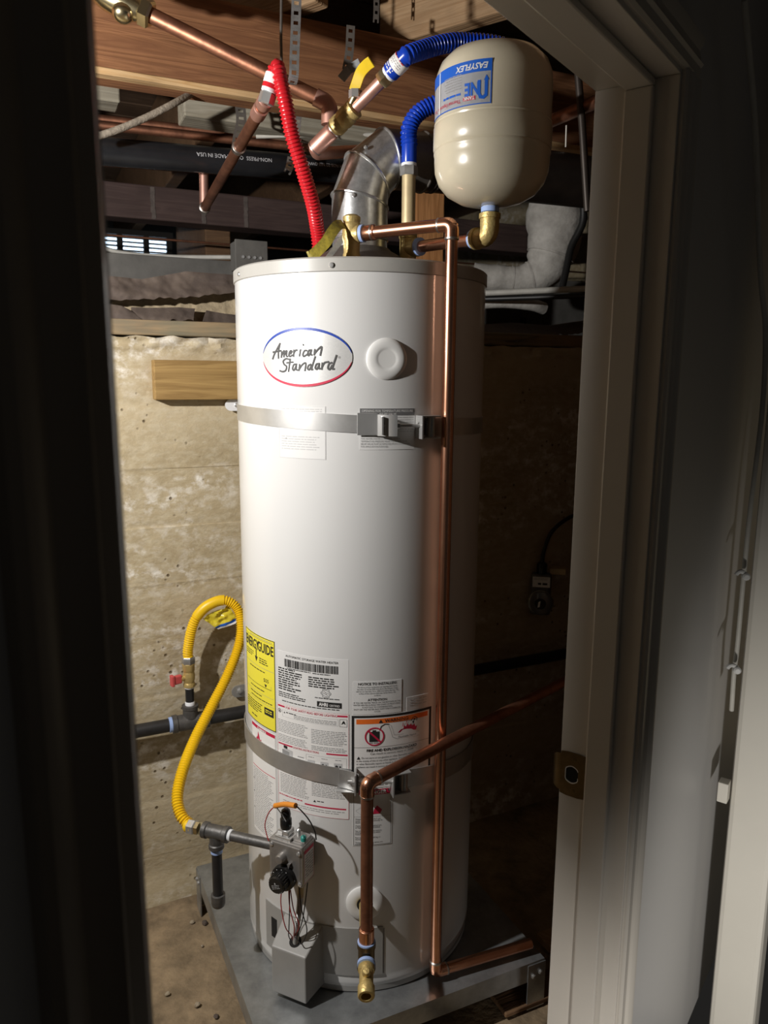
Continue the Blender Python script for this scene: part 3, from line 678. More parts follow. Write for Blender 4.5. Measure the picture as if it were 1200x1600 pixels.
run('conduit', 'cable_grey', 'upper grey conduit passing in front of the wrapped duct', [at(735, 459, 2.33), at(940, 450, 2.20)], .0085)
run('conduit', 'cable_black', 'black conduit just below the grey conduit at the right', [at(735, 468, 2.36), at(945, 461, 2.20)], .0075)
MB().tube(spline([at(912, 318, 2.38), at(910, 350, 2.38), at(893, 385, 2.38), at(885, 420, 2.36), at(878, 450, 2.34)], 8), .011, 12).build('black_hose', 'cable_black', label='black hose hanging along the wrapped duct', cat='hose')
MB().obox(uv(onv(700, 500, 2.52).dot(U), 2.52, .09), U*.75, W_*.02, Z*.28).build('panel', 'grey_board', label='grey panel behind the wrapped duct', cat='panel', smooth=False)
MB().obox(uv(onv(815, 500, 2.5).dot(U), 2.49, .10), U*.014, W_*.02, Z*.12).build('batten', 'dark_void', label='thin dark batten on the grey panel behind the duct', cat='batten', smooth=False)
sheet('torn_building_paper', 'felt', 'brown building paper draped over the wall top right of the heater', [(740, 508), (800, 504), (860, 508), (930, 498)], [(740, 540), (800, 533), (860, 524), (930, 520)], 2.02, 1.90, .012, .005, seed=12)
MB().obox(uv(onv(760, 400, 2.9).dot(U), 2.85, .08), U*.30, W_*.05, Z*.36).build('crawlspace_block', 'beam_dark', label='dark timber block behind the brass elbow of the tank', cat='block', smooth=False, bevel=.004)

# ================================================================== the stand
ZS = -1.2475
st = thing('heater_stand', 'galvanized sheet metal stand under the water heater', 'stand', uv(.637, 1.505, FL))
su0, su1, sv0, sv1 = .325, .95, 1.19, 1.82
MB().obox(uv(su0, sv0, ZS-.003), U*(su1-su0), W_*(sv1-sv0), Z*.003).build('top_sheet', 'galv_stand', st, smooth=False)
th = .003; hh = .042
MB().obox(uv(su0, sv0, ZS-.003-hh), U*(su1-su0), W_*th, Z*hh).build('apron', 'galv_stand', st, smooth=False)
MB().obox(uv(su0, sv1-th, ZS-.003-hh), U*(su1-su0), W_*th, Z*hh).build('apron', 'galv_stand', st, smooth=False)
MB().obox(uv(su0, sv0, ZS-.003-hh), U*th, W_*(sv1-sv0), Z*hh).build('apron', 'galv_stand', st, smooth=False)
MB().obox(uv(su1-th, sv0, ZS-.003-hh), U*th, W_*(sv1-sv0), Z*hh).build('apron', 'galv_stand', st, smooth=False)
for uu, vv, sx, sy in ((su0, sv0, 1, 1), (su1, sv0, -1, 1), (su0, sv1, 1, -1), (su1, sv1, -1, -1)):
    o_ = uv(uu-sx*.002, vv-sy*.002, FL+.001); hg = ZS-.006-FL
    l_ = MB().obox(o_, U*sx*.045, W_*sy*.003, Z*hg).obox(o_+W_*sy*.003, U*sx*.003, W_*sy*.042, Z*hg).build('leg', 'galv_stand', st, smooth=False)
    for du in (.014, .032):
        for c_, ax in ((o_+U*sx*du+Z*(hg-.022-(du-.014)*.3), -W_*sy), (o_+W_*sy*du+Z*(hg-.022), -U*sx)):
            MB().lathe([(.0052, 0), (.0052, .003), (.003, .005)], c_, ax, 6).build('bolt', 'steel', l_)

# ================================================================== the water heater
wh = thing('water_heater', 'tall white gas water heater with oval badge, standing on the metal stand', 'water heater', (HX, HY, ZS))
MB().lathe([(R-.004, -1.238), (R-.001, -1.226), (R+.0005, -1.220), (R-.001, -1.214), (R, -1.205), (R, .176), (R-.003, .179)], (HX, HY, 0), Z, 128).build('jacket', 'enamel', wh)
MB().lathe([(R+.0005, .1765), (R+.0025, .1775), (R+.0025, .1985), (R-.001, .2015), (R-.012, .1985), (R-.014, .190), (.06, .192), (.001, .192)], (HX, HY, 0), Z, 128).build('top_cap', 'cap_grey', wh)
MB().lathe([(R-.010, ZS+.001), (R-.003, ZS+.003), (R-.002, -1.221), (R-.012, -1.215)], (HX, HY, 0), Z, 128).build('base_ring', 'base_grey', wh)
for az in (-61.9, -9.5, 43, 95):
    s_ = MB().lathe([(.0048, 0), (.0048, .002), (.0035, .0032), (.0001, .0034)], hp(az, R+.002, .1865), hn(az), 14).build('screw', 'chrome', wh)
# round cover plug
pz, pa = .0288, 12.2
MB().lathe([(.0365, -.004), (.0365, .0008), (.0350, .0022), (.029, .0040), (.022, .0046), (.0185, .0043), (.0165, .0038), (.0150, .0037), (.0001, .0037)], hp(pa, R, pz), hn(pa), 48).build('cover_plug', 'white_plastic', wh)
# oval badge
ba, bz, bw, bh = math.radians(-22.3)*R, .0310, .0925, .0525
bd = MB()
def oval(k, sx=1, sy=1, oy=0, lift=.0005, n=72): a = 2*math.pi*k/n; return heater_fn(ba+bw*sx*math.cos(a), bz+oy+bh*sy*math.sin(a), lift)
vs = []; nr = 8
for i in range(nr+1):
    for k in range(72): vs.append(oval(k, max(i/nr, 1e-3), max(i/nr, 1e-3), 0, .0012))
fs = [(i*72+k, i*72+(k+1) % 72, (i+1)*72+(k+1) % 72, (i+1)*72+k) for i in range(nr) for k in range(72)]
for k in range(72): vs.append(oval(k, 1.0, 1.0, 0, -.0005))
fs += [(nr*72+k, nr*72+(k+1) % 72, (nr+1)*72+(k+1) % 72, (nr+1)*72+k) for k in range(72)]
badge = MB().add(vs, fs).build('badge', 'label_silver', wh, label='silver oval badge with a script brand name')
for m_, a0, a1, ms in (('ink_blue', 8, 172, .0046), ('ink_red', 188, 352, .0042)):
    b = MB(); n = 48; vs = []
    for k in range(n+1):
        a = math.radians(a0+(a1-a0)*k/n); wd = .0004+ms*math.sin(math.pi*k/n)**.8; ln = math.hypot(math.cos(a)/bw, math.sin(a)/bh); nx, ny = math.cos(a)/bw/ln, math.sin(a)/bh/ln
        for g in (0, wd): vs.append(heater_fn(ba+(bw-.0004)*math.cos(a)-nx*g, bz+(bh-.0004)*math.sin(a)-ny*g, .0017))
    b.add(vs, [(2*k, 2*k+1, 2*k+3, 2*k+2) for k in range(n)]).build('edge_stripe', m_, badge, smooth=False)
AS = [[(195, 455), (215, 400), (280, 275)], [(280, 275), (262, 370), (262, 447)], [(200, 377), (292, 360)],
 [(300, 372), (296, 437)], [(297, 420), (318, 372), (330, 366), (325, 432)], [(325, 420), (346, 370), (360, 366), (354, 415), (368, 428)],
 [(386, 398), (408, 390), (418, 368), (405, 360), (388, 384), (385, 415), (398, 426), (424, 412)], [(443, 352), (438, 426)], [(440, 395), (460, 358), (480, 354)],
 [(520, 347), (508, 422)], [(550, 288), (556, 293)], [(592, 357), (568, 360), (549, 398), (558, 426), (597, 404)],
 [(645, 350), (618, 358), (603, 398), (617, 416), (645, 362)], [(646, 350), (640, 400), (655, 410)], [(688, 345), (680, 409)], [(682, 398), (725, 345), (768, 317), (752, 413)],
 [(388, 462), (350, 454), (318, 483), (328, 518), (356, 545), (346, 590), (312, 605), (280, 595)], [(400, 457), (380, 602)], [(360, 502), (432, 492)],
 [(470, 517), (440, 526), (428, 570), (444, 588), (470, 532)], [(473, 515), (468, 575), (486, 588)], [(510, 519), (502, 592)], [(504, 578), (545, 520), (582, 507), (572, 594)],
 [(640, 520), (614, 534), (604, 570), (622, 582), (646, 540)], [(692, 430), (650, 568), (662, 580)], [(735, 511), (706, 520), (694, 560), (712, 575), (738, 527)], [(738, 510), (735, 564), (753, 571)],
 [(776, 505), (769, 577)], [(770, 556), (800, 503), (848, 490)], [(886, 500), (856, 514), (842, 560), (862, 578), (890, 532)], [(942, 415), (895, 560), (914, 574)]]
pr = Print(heater_fn)
for stx in AS:
    pts = []
    for x, y in stx:
        az, z_ = cyl_hit(400+x/7.5, 500+y/7.5, R+.0018); pts.append((math.radians(az)*R, z_))
    if len(pts) > 2:
        q = spline([V((a, b, 0)) for a, b in pts], 5); pts = [(p.x, p.y) for p in q]
    pr.stroke('ink_dark_silver', pts, .0031, .0019)
az, z_ = cyl_hit(400+975/7.5, 500+437/7.5); pr.ring('ink_grey', math.radians(az)*R, z_, .0016, .0021, 16, .0019); pr.text('ink_grey', 'R', math.radians(az)*R, z_-.0009, .0026, lift=.0019)
pr.build(badge, 'lettering')

def A(d): return math.radians(d)*R
def sticker(name, m, a0, a1, z0, z1, label=None, lift=.0005):
    n = max(4, int(abs(a1-a0)/2)); return MB().grid(lambda i, j: heater_fn(A(a0)+(A(a1)-A(a0))*i, z0+(z1-z0)*j, lift), n, 4, hn((a0+a1)/2)*-.0004).build(name, m, wh, label=label)
# --- yellow energy label
e0, e1, ez0, ez1 = -66.5, -39.2, -.704, -.514
lb = sticker('energy_label', 'label_yellow', e0, e1, ez0, ez1, 'bright yellow energy label')
pr = Print(heater_fn); a, b = A(e0), A(e1); wd = b-a
pr.frame('ink', a, b, ez0, ez1, .0016)
pr.quad('ink', a+.004, b-.004, ez1-.0085, ez1-.0079)
pr.greek('ink_grey', a+.03, b-.008, ez1-.0045, ez1-.0078, .003, .5)
pr.text('ink', 'ENERGY', a+.0035, ez1-.032, .0285, align='LEFT', bold=.0006, sx=.60)
pr.text('ink', 'GUIDE', b-.0035, ez1-.032, .0285, align='RIGHT', bold=.0006, sx=.64)
ax_ = a+wd*.47; pr.quad('ink', ax_-.0016, ax_+.0016, ez1-.050, ez1-.030); pr.poly('ink', [(ax_-.0060, ez1-.047), (ax_, ez1-.058), (ax_+.0060, ez1-.047)])
pr.greek('ink', a+.006, ax_-.012, ez1-.040, ez1-.056, .0045, .4, jag=.4); pr.greek('ink', ax_+.012, b-.02, ez1-.046, ez1-.060, .0045, .45, jag=.3)
pr.quad('ink_grey', a+.004, b-.004, ez1-.066, ez1-.0653); pr.greek('ink', a+.025, b-.03, ez1-.072, ez1-.078, .0045, .45)
pr.quad('ink', a+.008, b-.012, ez1-.1055, ez1-.1045); pr.text('ink', '$325', b-.028, ez1-.092, .0105, sx=.8); pr.poly('ink', [(b-.034, ez1-.097), (b-.030, ez1-.104), (b-.026, ez1-.097)])
pr.quad('ink_grey', b-.0125, b-.012, ez1-.1045, ez1-.097)
pr.greek('ink', a+.028, b-.035, ez1-.113, ez1-.119, .0045, .45); pr.quad('ink_grey', a+.006, b-.006, ez1-.1225, ez1-.1219)
pr.greek('ink', a+.026, b-.045, ez1-.126, ez1-.130, .004, .5); pr.greek('ink', a+.030, b-.010, ez1-.134, ez1-.138, .004, .5); pr.quad('ink_grey', a+.005, b-.004, ez1-.1405, ez1-.1399)
pr.greek('ink', a+.006, b-.044, ez1-.146, ez1-.172, .0048, .42, jag=.3); pr.greek('ink', a+.03, b-.05, ez1-.177, ez1-.184, .006, .4, jag=.5)
pr.quad('ink', b-.036, b-.006, ez1-.162, ez1-.146); pr.greek('label_yellow', b-.032, b-.011, ez1-.150, ez1-.160, .0042, .5, lift=.0011)
pr.build(lb)
# --- rating plate with bar code
lb = sticker('rating_label', 'label_white', -37.6, -3.0, -.6365, -.528, 'white rating label with a bar code', .0003)
pr = Print(heater_fn); a, b = A(-37.0), A(-4)
pr.text('ink', 'AUTOMATIC STORAGE WATER HEATER', A(-20), -.5375, .0062, sx=1.0)
x = A(-33.4); rb = random.Random(3)
while x < A(-7.4): wb = rb.choice((.0005, .0009, .0014)); pr.quad('ink', x, x+wb, -.558, -.5420, seg=1); x += wb+rb.choice((.0006, .0009, .0013))
pr.greek('ink', A(-32), A(-20), -.5595, -.5625, .003, .5); pr.greek('ink', A(-19), A(-11), -.5600, -.563, .003, .5)
pr.greek('ink', a, A(-24), -.562, -.610, .0047, .52, jag=.4); pr.greek('ink', A(-21), A(-7), -.568, -.592, .0045, .52, jag=.2)
pr.greek('ink', a, A(-22), -.612, -.626, .0040, .45, jag=.3); pr.greek('ink', A(-35), A(-7), -.629, -.635, .004, .4)
pr.ring('ink_grey', A(-13), -.598, .0080, .0086); pr.ring('ink_grey', A(-13), -.598, .0018, .0026, 12)
for k in range(6): t_ = k*math.pi/3; pr.ring('ink_grey', A(-13)+.0078*math.cos(t_), -.598+.0078*math.sin(t_), .0024, .003, 10)
pr.greek('ink', A(-18), A(-7), -.608, -.614, .0036, .4)
pr.quad('ink', A(-17), A(-6), -.6265, -.6155, .0008); pr.text('paper_white', 'AHRI', A(-14), -.6243, .0095, lift=.0012, bold=.0003, sx=.85); pr.text('paper_white', 'CERTIFIED', A(-9.1), -.6240, .0062, lift=.0012, sx=.72)
pr.build(lb)
# --- lighting instructions
lb = sticker('instruction_label', 'paper_white', -38.2, -2.8, -.857, -.6375, 'white instruction label with red bars')
pr = Print(heater_fn); a, b = A(-37.6), A(-3.4)
pr.frame('ink_red', A(-38.1), A(-2.9), -.8568, -.6378, .0004); pr.quad('ink_red', a, a+.018, -.6440, -.6405); pr.quad('ink_red', b-.020, b, -.6440, -.6405)
pr.text('ink_red', 'FOR YOUR SAFETY READ BEFORE LIGHTING', (a+b)/2, -.6448, .0068, sx=.82)
pr.ring('ink', a+.0045, -.6525, .0034, .0042, 20); pr.poly('ink', [(a+.003, -.655), (a+.006, -.655), (a+.0052, -.6505), (a+.004, -.6498)])
pr.frame('ink_grey', a+.012, b-.018, -.663, -.649, .0003); pr.poly('ink', [(a+.015, -.6555), (a+.017, -.652), (a+.019, -.6555)]); pr.greek('ink', a+.021, a+.045, -.6520, -.656, .0035, .5)
pr.greek('ink_grey', a+.040, b-.022, -.6535, -.6625, .0030, .42)
pr.frame('ink', b-.0155, b-.001, -.664, -.6485, .0006); pr.poly('ink', [(b-.0125, -.6595), (b-.010, -.654), (b-.0078, -.651), (b-.0055, -.654), (b-.0040, -.6595), (b-.0080, -.6565)])
m_ = (a+b)/2
pr.greek('ink', a+.006, m_+.04, -.665, -.668, .0032, .5)
for s0, s1, t0, t1, c_ in ((a, m_-.003, -.671, -.700, 'ink_grey'), (m_+.003, b, -.675, -.707, 'ink_grey'), (a, m_-.003, -.702, -.720, 'ink_grey'), (m_+.003, b, -.709, -.720, 'ink_grey')): pr.greek(c_, s0, s1, t0, t1, .0034, .38, jag=.15)
pr.greek('ink', a, a+.028, -.684, -.687, .0032, .55); pr.greek('ink', a, a+.032, -.699, -.702, .0032, .55)
pr.quad('ink_red', a, a+.036, -.7235, -.7205); pr.quad('ink_red', b-.042, b, -.7235, -.7205); pr.text('ink_red', 'LIGHTING INSTRUCTIONS', a+.066, -.7240, .0060, sx=.8)
gx = a+.022
pr.poly('ink_grey', [(gx-.012, -.753), (gx+.006, -.757), (gx+.006, -.735), (gx-.012, -.733)]); pr.poly('ink_pale', [(gx+.006, -.757), (gx+.014, -.752), (gx+.014, -.731), (gx+.006, -.735)])
pr.poly('ink_pale', [(gx-.012, -.733), (gx+.006, -.735), (gx+.014, -.731), (gx-.003, -.729)], .0009); pr.poly('ink', [(gx-.008, -.729), (gx+.001, -.730), (gx+.001, -.724), (gx-.008, -.7235)], .0010)
pr.ring('ink', gx+.006, -.753, .0, .0048, 18, .0011); pr.greek('ink_grey', a+.048, a+.062, -.738, -.760, .0055, .3)
pr.frame('ink_grey', a+.067, b-.002, -.762, -.729, .0003)
for k in range(3):
    x = a+.078+k*.0275; pr.poly('ink_pale', [(x-.008, -.752), (x-.004, -.755), (x+.004, -.755), (x+.008, -.752), (x+.008, -.740), (x-.008, -.740)]); pr.ring('ink', x-.003, -.747, 0, .003, 12, .001); pr.ring('ink', x+.004, -.747, 0, .002, 10, .001)
    pr.poly('ink', [(x-.003, -.757), (x+.003, -.757), (x+.004, -.754), (x-.004, -.754)], .001); pr.greek('ink_grey', x-.006, x+.006, -.733, -.736, .003, .4)
for s0, s1, t0, t1 in ((a+.004, m_-.003, -.785, -.828), (m_+.003, b, -.785, -.818)): pr.greek('ink_grey', s0, s1, t0, t1, .0035, .36, jag=.15)
pr.greek('ink_red', a, a+.060, -.8305, -.834, .0035, .6); pr.quad('ink_red', a+.063, b-.003, -.8375, -.8345); pr.poly('ink', [(m_+.006, -.828), (m_+.009, -.823), (m_+.012, -.828)]); pr.greek('ink', m_+.014, m_+.028, -.824, -.828, .0036, .5)
pr.greek('ink_grey', a+.01, b-.004, -.842, -.852, .0042, .3, jag=.1)
pr.build(lb)
# --- flammable label at the left, text columns below the strap
lb = sticker('flammable_label', 'paper_white', -60.5, -39.6, -.955, -.7105, 'white label with a red flame')
pr = Print(heater_fn); a, b = A(-60.2), A(-39.9)
pr.frame('ink_grey', a, b, -.9545, -.711, .0003); pr.quad('ink_red', a, b, -.7185, -.7115); pr.text('paper_white', 'FLAMMABLE', (a+b)/2, -.7178, .0068, lift=.0012, bold=.0002, sx=.9)
fx = a+.036
pr.poly('ink_red', [(fx-.010, -.750), (fx-.015, -.742), (fx-.011, -.735), (fx-.0095, -.739), (fx-.006, -.7235), (fx-.001, -.733), (fx+.002, -.741), (fx+.006, -.737), (fx+.008, -.745), (fx+.013, -.741), (fx+.011, -.751), (fx+.004, -.757), (fx-.004, -.757)])
pr.poly('paper_white', [(fx-.006, -.751), (fx-.007, -.745), (fx-.003, -.738), (fx-.001, -.746), (fx+.002, -.750), (fx-.001, -.754)], .0011)
pr.greek('ink_grey', a+.008, b-.02, -.760, -.768, .0036, .35)
pr.quad('ink_red', a+.002, b-.002, -.806, -.8045); pr.greek('ink_grey', a+.004, b-.006, -.810, -.950, .0042, .34, jag=.25)
for t_ in (-.838, -.868, -.905): pr.poly('ink', [(a+.003, t_), (a+.005, t_+.004), (a+.007, t_)], .001)
pr.build(lb)
# --- notice to installers
lb = sticker('notice_label', 'label_white', -1.2, 20.2, -.638, -.5715, 'pale notice label above the warning label')
pr = Print(heater_fn); c_ = A(9.4)
pr.text('ink', 'NOTICE TO INSTALLERS', c_, -.5785, .0068, bold=.0001); 
for k, tx in enumerate(('The failure of any combustion air opening shall not be', 'less than 12 inches (305 mm) above the bottom of any', 'cabinet nor less than 12 in. (305 mm) below the top. The', 'surface of the cabinet shall clear jacket doors, etc.', 'as above.')): pr.text('ink', tx, c_, -.5840-.0042*k, .0041, sx=.86)
pr.text('ink', 'ATTENTION', c_, -.6105, .0066, bold=.0001)
for k, tx in enumerate(('IF YOU SEE WATER TRACE ON THE BOTTOM OF THE', 'WATER HEATER DURING THE START UP MOST LIKELY', 'IS NOT DUE TO CONDENSATION.', 'SHUT OFF THE WATER AND WAIT FOR A COMPLETE', 'CYCLE.')): pr.text('ink', tx, c_, -.6155-.0045*k, .0041, sx=.92)
pr.build(lb)
lb = sticker('small_label', 'label_white', 22.6, 33.6, -.6385, -.611)
pr = Print(heater_fn); pr.greek('ink_pale', A(24), A(32.6), -.616, -.636, .0055, .3); pr.frame('ink_pale', A(22.8), A(33.4), -.6382, -.6113, .0002); pr.build(lb)
# --- warning label
lb = sticker('warning_label', 'paper_white', -1.7, 35.4, -.80, -.640, 'white warning label with an orange banner and black border')
pr = Print(heater_fn); a, b = A(-1.7), A(35.4)
pr.frame('ink', a, b, -.80, -.640, .0050); pr.quad('ink_orange', a+.009, b-.009, -.6575, -.6475)
pr.text('ink', 'WARNING', a+.088, -.6558, .0095, lift=.0011, bold=.0001, sx=1.05); pr.poly('ink', [(a+.052, -.6562), (a+.0560, -.6495), (a+.060, -.6562)], .0011)
cx_, cz_ = a+.044, -.6835
pr.quad('ink', cx_-.010, cx_+.010, cz_-.011, cz_+.010); pr.quad('ink', cx_-.004, cx_+.003, cz_+.010, cz_+.013); pr.greek('ink_grey', cx_-.010, cx_+.010, cz_-.012, cz_-.016, .004, .6)
pr.ring('ink_red', cx_, cz_, .0165, .0190, 36, .0012); pr.stroke('ink_red', [(cx_-.0125, cz_+.0125), (cx_+.0125, cz_-.0125)], .0035, .0012)
pr.stroke('ink', [(cx_+.010, cz_+.012), (cx_+.013, cz_+.020), (cx_+.020, cz_+.024), (cx_+.028, cz_+.023)], .0016)
pr.stroke('ink_grey', [(cx_+.027, cz_+.021), (cx_+.031, cz_+.010), (cx_+.035, cz_-.004), (cx_+.045, cz_-.009), (cx_+.092, cz_-.010)], .0005); pr.stroke('ink_grey', [(cx_+.031, cz_+.022), (cx_+.035, cz_+.012), (cx_+.038, cz_+.000), (cx_+.052, cz_-.001), (cx_+.092, cz_-.002)], .0005)
fx, fz = cx_+.050, cz_+.003
pr.poly('ink_red', [(fx-.004, fz), (fx+.002, fz+.006), (fx+.008, fz+.007), (fx+.009, fz+.014), (fx+.013, fz+.010), (fx+.016, fz+.017), (fx+.019, fz+.011), (fx+.024, fz+.015), (fx+.026, fz+.010), (fx+.032, fz+.013), (fx+.033, fz+.007), (fx+.037, fz+.008), (fx+.035, fz)])
pr.stroke('ink_red', [(fx+.006, fz+.012), (fx+.007, fz+.019)], .0012); pr.stroke('ink_red', [(fx+.013, fz+.016), (fx+.015, fz+.022)], .0012)
pr.ring('ink', fx+.031, fz+.0225, 0, .0022, 14, .0012); pr.stroke('ink', [(fx+.024, fz+.020), (fx+.027, fz+.026), (fx+.032, fz+.028), (fx+.037, fz+.024), (fx+.036, fz+.019)], .0013, .0012); pr.poly('ink', [(fx+.026, fz+.019), (fx+.031, fz+.020), (fx+.029, fz+.012)], .0012)
pr.text('ink', 'Flammable Vapors', cx_+.066, cz_-.0075, .0052, shear=.2)
pr.quad('ink', a+.005, b-.005, -.7060, -.7055)
pr.text('ink', 'FIRE AND EXPLOSION HAZARD', a+.080, -.7145, .0072, bold=.0002); pr.text('ink', 'Can result in serious injury or death', a+.080, -.7210, .0060)
pr.poly('ink', [(a+.010, -.7300), (a+.0135, -.7240), (a+.017, -.7300)])
for k, tx in enumerate(('Do not store or use gasoline or other flammable vapors and liquids', 'in the vicinity of this or any other appliance. Storage of or use of gasoline', 'or other flammable vapors or liquids in the vicinity of this or any other', 'appliance can result in serious injury or death.')): pr.text('ink', tx, a+(.019 if k == 0 else .009), -.7290-.0062*k, .0056, align='LEFT', sx=.82)
pr.greek('ink_grey', a+.010, b-.012, -.765, -.794, .0062, .4)
pr.build(lb)
# --- danger label below
lb = sticker('danger_label', 'label_white', -1.2, 16.4, -.914, -.790, 'white danger label behind the copper riser')
pr = Print(heater_fn); a, b = A(-.8), A(15.9)
pr.frame('ink', a, b, -.9125, -.7905, .0006); pr.quad('ink_red', a+.010, b-.002, -.8050, -.7935); pr.text('paper_white', 'DANGER', (a+b)/2+.006, -.8032, .0105, lift=.0012, bold=.0003)
pr.stroke('ink_grey', [(a+.004, -.838), (a+.014, -.846), (a+.030, -.848), (a+.030, -.828), (a+.014, -.831), (a+.004, -.838)], .0004); pr.poly('ink_red', [(b-.036, -.846), (b-.022, -.846), (b-.018, -.838), (b-.028, -.828), (b-.034, -.836)])
pr.quad('ink_grey', a, b, -.8515, -.8510)
for k, tx in enumerate(('Water hotter than 125 F can', 'cause severe burns instantly or', 'death from scalds.', '', 'Children, elderly, disabled are', 'at highest risk being scalded.', '', 'See instruction manual before', 'setting temperature at water', 'heater.', '', 'Feel water before bathing or', 'showering.', '', 'Temperature limiting valves are', 'available, see manual.')):
    if tx: pr.text('ink', tx, a+.003, -.8575-.0036*k, .0045, align='LEFT', sx=.95)
pr.build(lb)
# --- labels behind the upper strap
lb = sticker('care_label', 'label_white', -34.4, -12.4, -.1505, -.055, 'faint transparent label behind the upper strap')
pr = Print(heater_fn); pr.frame('ink_pale', A(-34.2), A(-12.6), -.150, -.0555, .0003); pr.greek('ink_pale', A(-33), A(-14), -.060, -.072, .004, .3); pr.greek('ink_pale', A(-33), A(-14), -.110, -.140, .0045, .3, jag=.2); pr.poly('ink_grey', [(A(-31), -.1155), (A(-30.5), -.113), (A(-30), -.1155)]); pr.build(lb)
lb = sticker('valve_label', 'label_white', 1.4, 24.4, -.1315, -.0575, 'label with a dark grey heading behind the upper buckle')
pr = Print(heater_fn); pr.quad('band_grey', A(1.5), A(24.3), -.0700, -.0578, .0008); pr.text('paper_white', 'OPENING FOR TEMPERATURE PRESSURE', A(12.9), -.0640, .0055, lift=.0012, sx=.95); pr.text('paper_white', 'RELIEF VALVE', A(12.9), -.0693, .0052, lift=.0012)
pr.greek('ink_pale', A(14.5), A(24), -.073, -.106, .0042, .3)
for k, tx in enumerate(('CAUTION', 'THIS WATER HEATER IS PROVIDED WITH A', 'TEMPERATURE-PRESSURE RELIEF VALVE. THIS VALVE', 'RELIEF VALVE MUST BE REMOVED FROM IT LOCATION', 'FOR APPLICATION PURPOSES.')): pr.text('ink_grey', tx, A(1.9), -.1085-.0047*k, .0045, align='LEFT', sx=.82)
pr.build(lb)

# --- burner access panel, shroud box, drain hole ring
def arc_plate(a0, a1, z0, z1, r, th_):
    return MB().grid(lambda i, j: hp(a0+(a1-a0)*i, r+th_, z0+(z1-z0)*j), 40, 2, (0, 0, 0)), None
pm = MB()
def shell(mb, a0, a1, z0, z1, r0, r1, n=36):
    vs = []
    for k in range(n+1):
        az = a0+(a1-a0)*k/n
        for r_, z_ in ((r1, z0), (r1, z1), (r0, z1), (r0, z0)): vs.append(hp(az, r_, z_))
    fs = [(0, 1, 2, 3), tuple(4*n+i for i in (3, 2, 1, 0))]
    for k in range(n):
        for i in range(4): j = (i+1) % 4; fs.append((4*k+i, 4*k+4+i, 4*k+4+j, 4*k+j))
    return mb.add(vs, fs)
ap_ = shell(MB(), -49, 12.6, -1.2035, -1.096, R-.002, R+.0022).build('access_panel', 'base_grey', wh, smooth=True)
shell(MB(), -44.5, -40.5, -1.172, -1.126, R+.002, R+.0026, 4).build('slot', 'dark_void', ap_)
shell(MB(), 12.9, 13.4, -1.2035, -1.101, R-.002, R+.0010, 2).build('panel_seam', 'ink_grey', wh)
BA = -25.0; bn, btg = hn(BA), ht(BA); bc = V((HX, HY, 0))
def bp_(s_, r_, z_): return bc+btg*s_+bn*r_+Z*z_
sh = MB()
SW = .0400; RF = .312
sh.add([bp_(-SW, RF, -1.232), bp_(SW, RF, -1.232), bp_(SW, RF, -1.128), bp_(-SW, RF, -1.128),
        bp_(-SW-.006, .245, -1.232), bp_(SW+.006, .245, -1.232), bp_(SW+.006, .245, -1.094), bp_(-SW-.006, .245, -1.094)],
       [(0, 1, 2, 3), (1, 5, 6, 2), (4, 0, 3, 7), (3, 2, 6, 7), (1, 0, 4, 5), (5, 4, 7, 6)])
shb = sh.build('burner_shroud', 'base_grey', wh, smooth=False, bevel=.003)
topn = (bp_(0, RF, -1.128)-bp_(0, .245, -1.094)).normalized().cross(btg); topn = topn if topn.z > 0 else -topn
hc = bp_(.004, .291, -1.1185)
MB().lathe([(.0001, .0012), (.0125, .0012), (.0125, 0)], hc, topn, 20).build('wire_hole', 'dark_void', shb, smooth=False)
DZ = -1.039; dz_a = 4.3
MB().lathe([(.0375, -.003), (.0375, .003), (.033, .0065), (.020, .0075), (.016, .006), (.016, -.003)], hp(dz_a, R, DZ), hn(dz_a), 40).build('drain_escutcheon', 'white_plastic', wh)
MB().lathe([(.0001, .0062), (.0162, .0062), (.0162, .0)], hp(dz_a, R, DZ), hn(dz_a), 24).build('drain_opening', 'dark_void', wh, smooth=False)

# --- gas control valve
GA = -25.6; gn, gt = hn(GA), ht(GA)
def gp(s_, r_, z_): return bc+gt*s_+gn*r_+Z*z_
gv = MB().obox(gp(-.0385, .266, -.978), gt*.077, gn*.045, Z*.087).build('gas_control_valve', 'cast_alloy', wh, smooth=False, bevel=.0035, label='grey metal gas control valve')
MB().obox(gp(-.030, .250, -.965), gt*.06, gn*.018, Z*.06).build('mounting_flange', 'cast_alloy', gv, smooth=False)
MB().obox(gp(-.034, .308, -.974), gt*.068, gn*.0045, Z*.079).build('face_plate', 'cast_alloy', gv, smooth=False, bevel=.002)
lbl = MB().obox(gp(.0386, .270, -.972), gt*.0006, gn*.037, Z*.072).build('side_label', 'label_white', gv, smooth=False)
pr = Print(lambda s_, t_, lf: gp(.0393+lf*.3, .270+s_, t_)); pr.frame('ink_red', .001, .036, -.971, -.901, .0008); pr.quad('ink_red', .001, .036, -.909, -.902); pr.greek('ink_grey', .004, .033, -.914, -.968, .0055, .4); pr.build(lbl)
for s_, z_ in ((-.031, -.901), (.031, -.905), (-.031, -.966), (.033, -.969)):
    MB().lathe([(.0042, 0), (.0042, .002), (.0025, .003)], gp(s_, .3125, z_), gn, 10).build('screw', 'chrome', gv)
MB().lathe([(.0095, -.004), (.0095, .010), (.0075, .014), (.0001, .0148)], gp(-.006, .3125, -.921), gn, 20).build('button', 'cast_alloy', gv)
MB().prism([gp(.008, .313, -.930), gp(.015, .313, -.928), gp(.011, .313, -.939)], gn*.006).build('pointer', 'cast_alloy', gv, smooth=False)
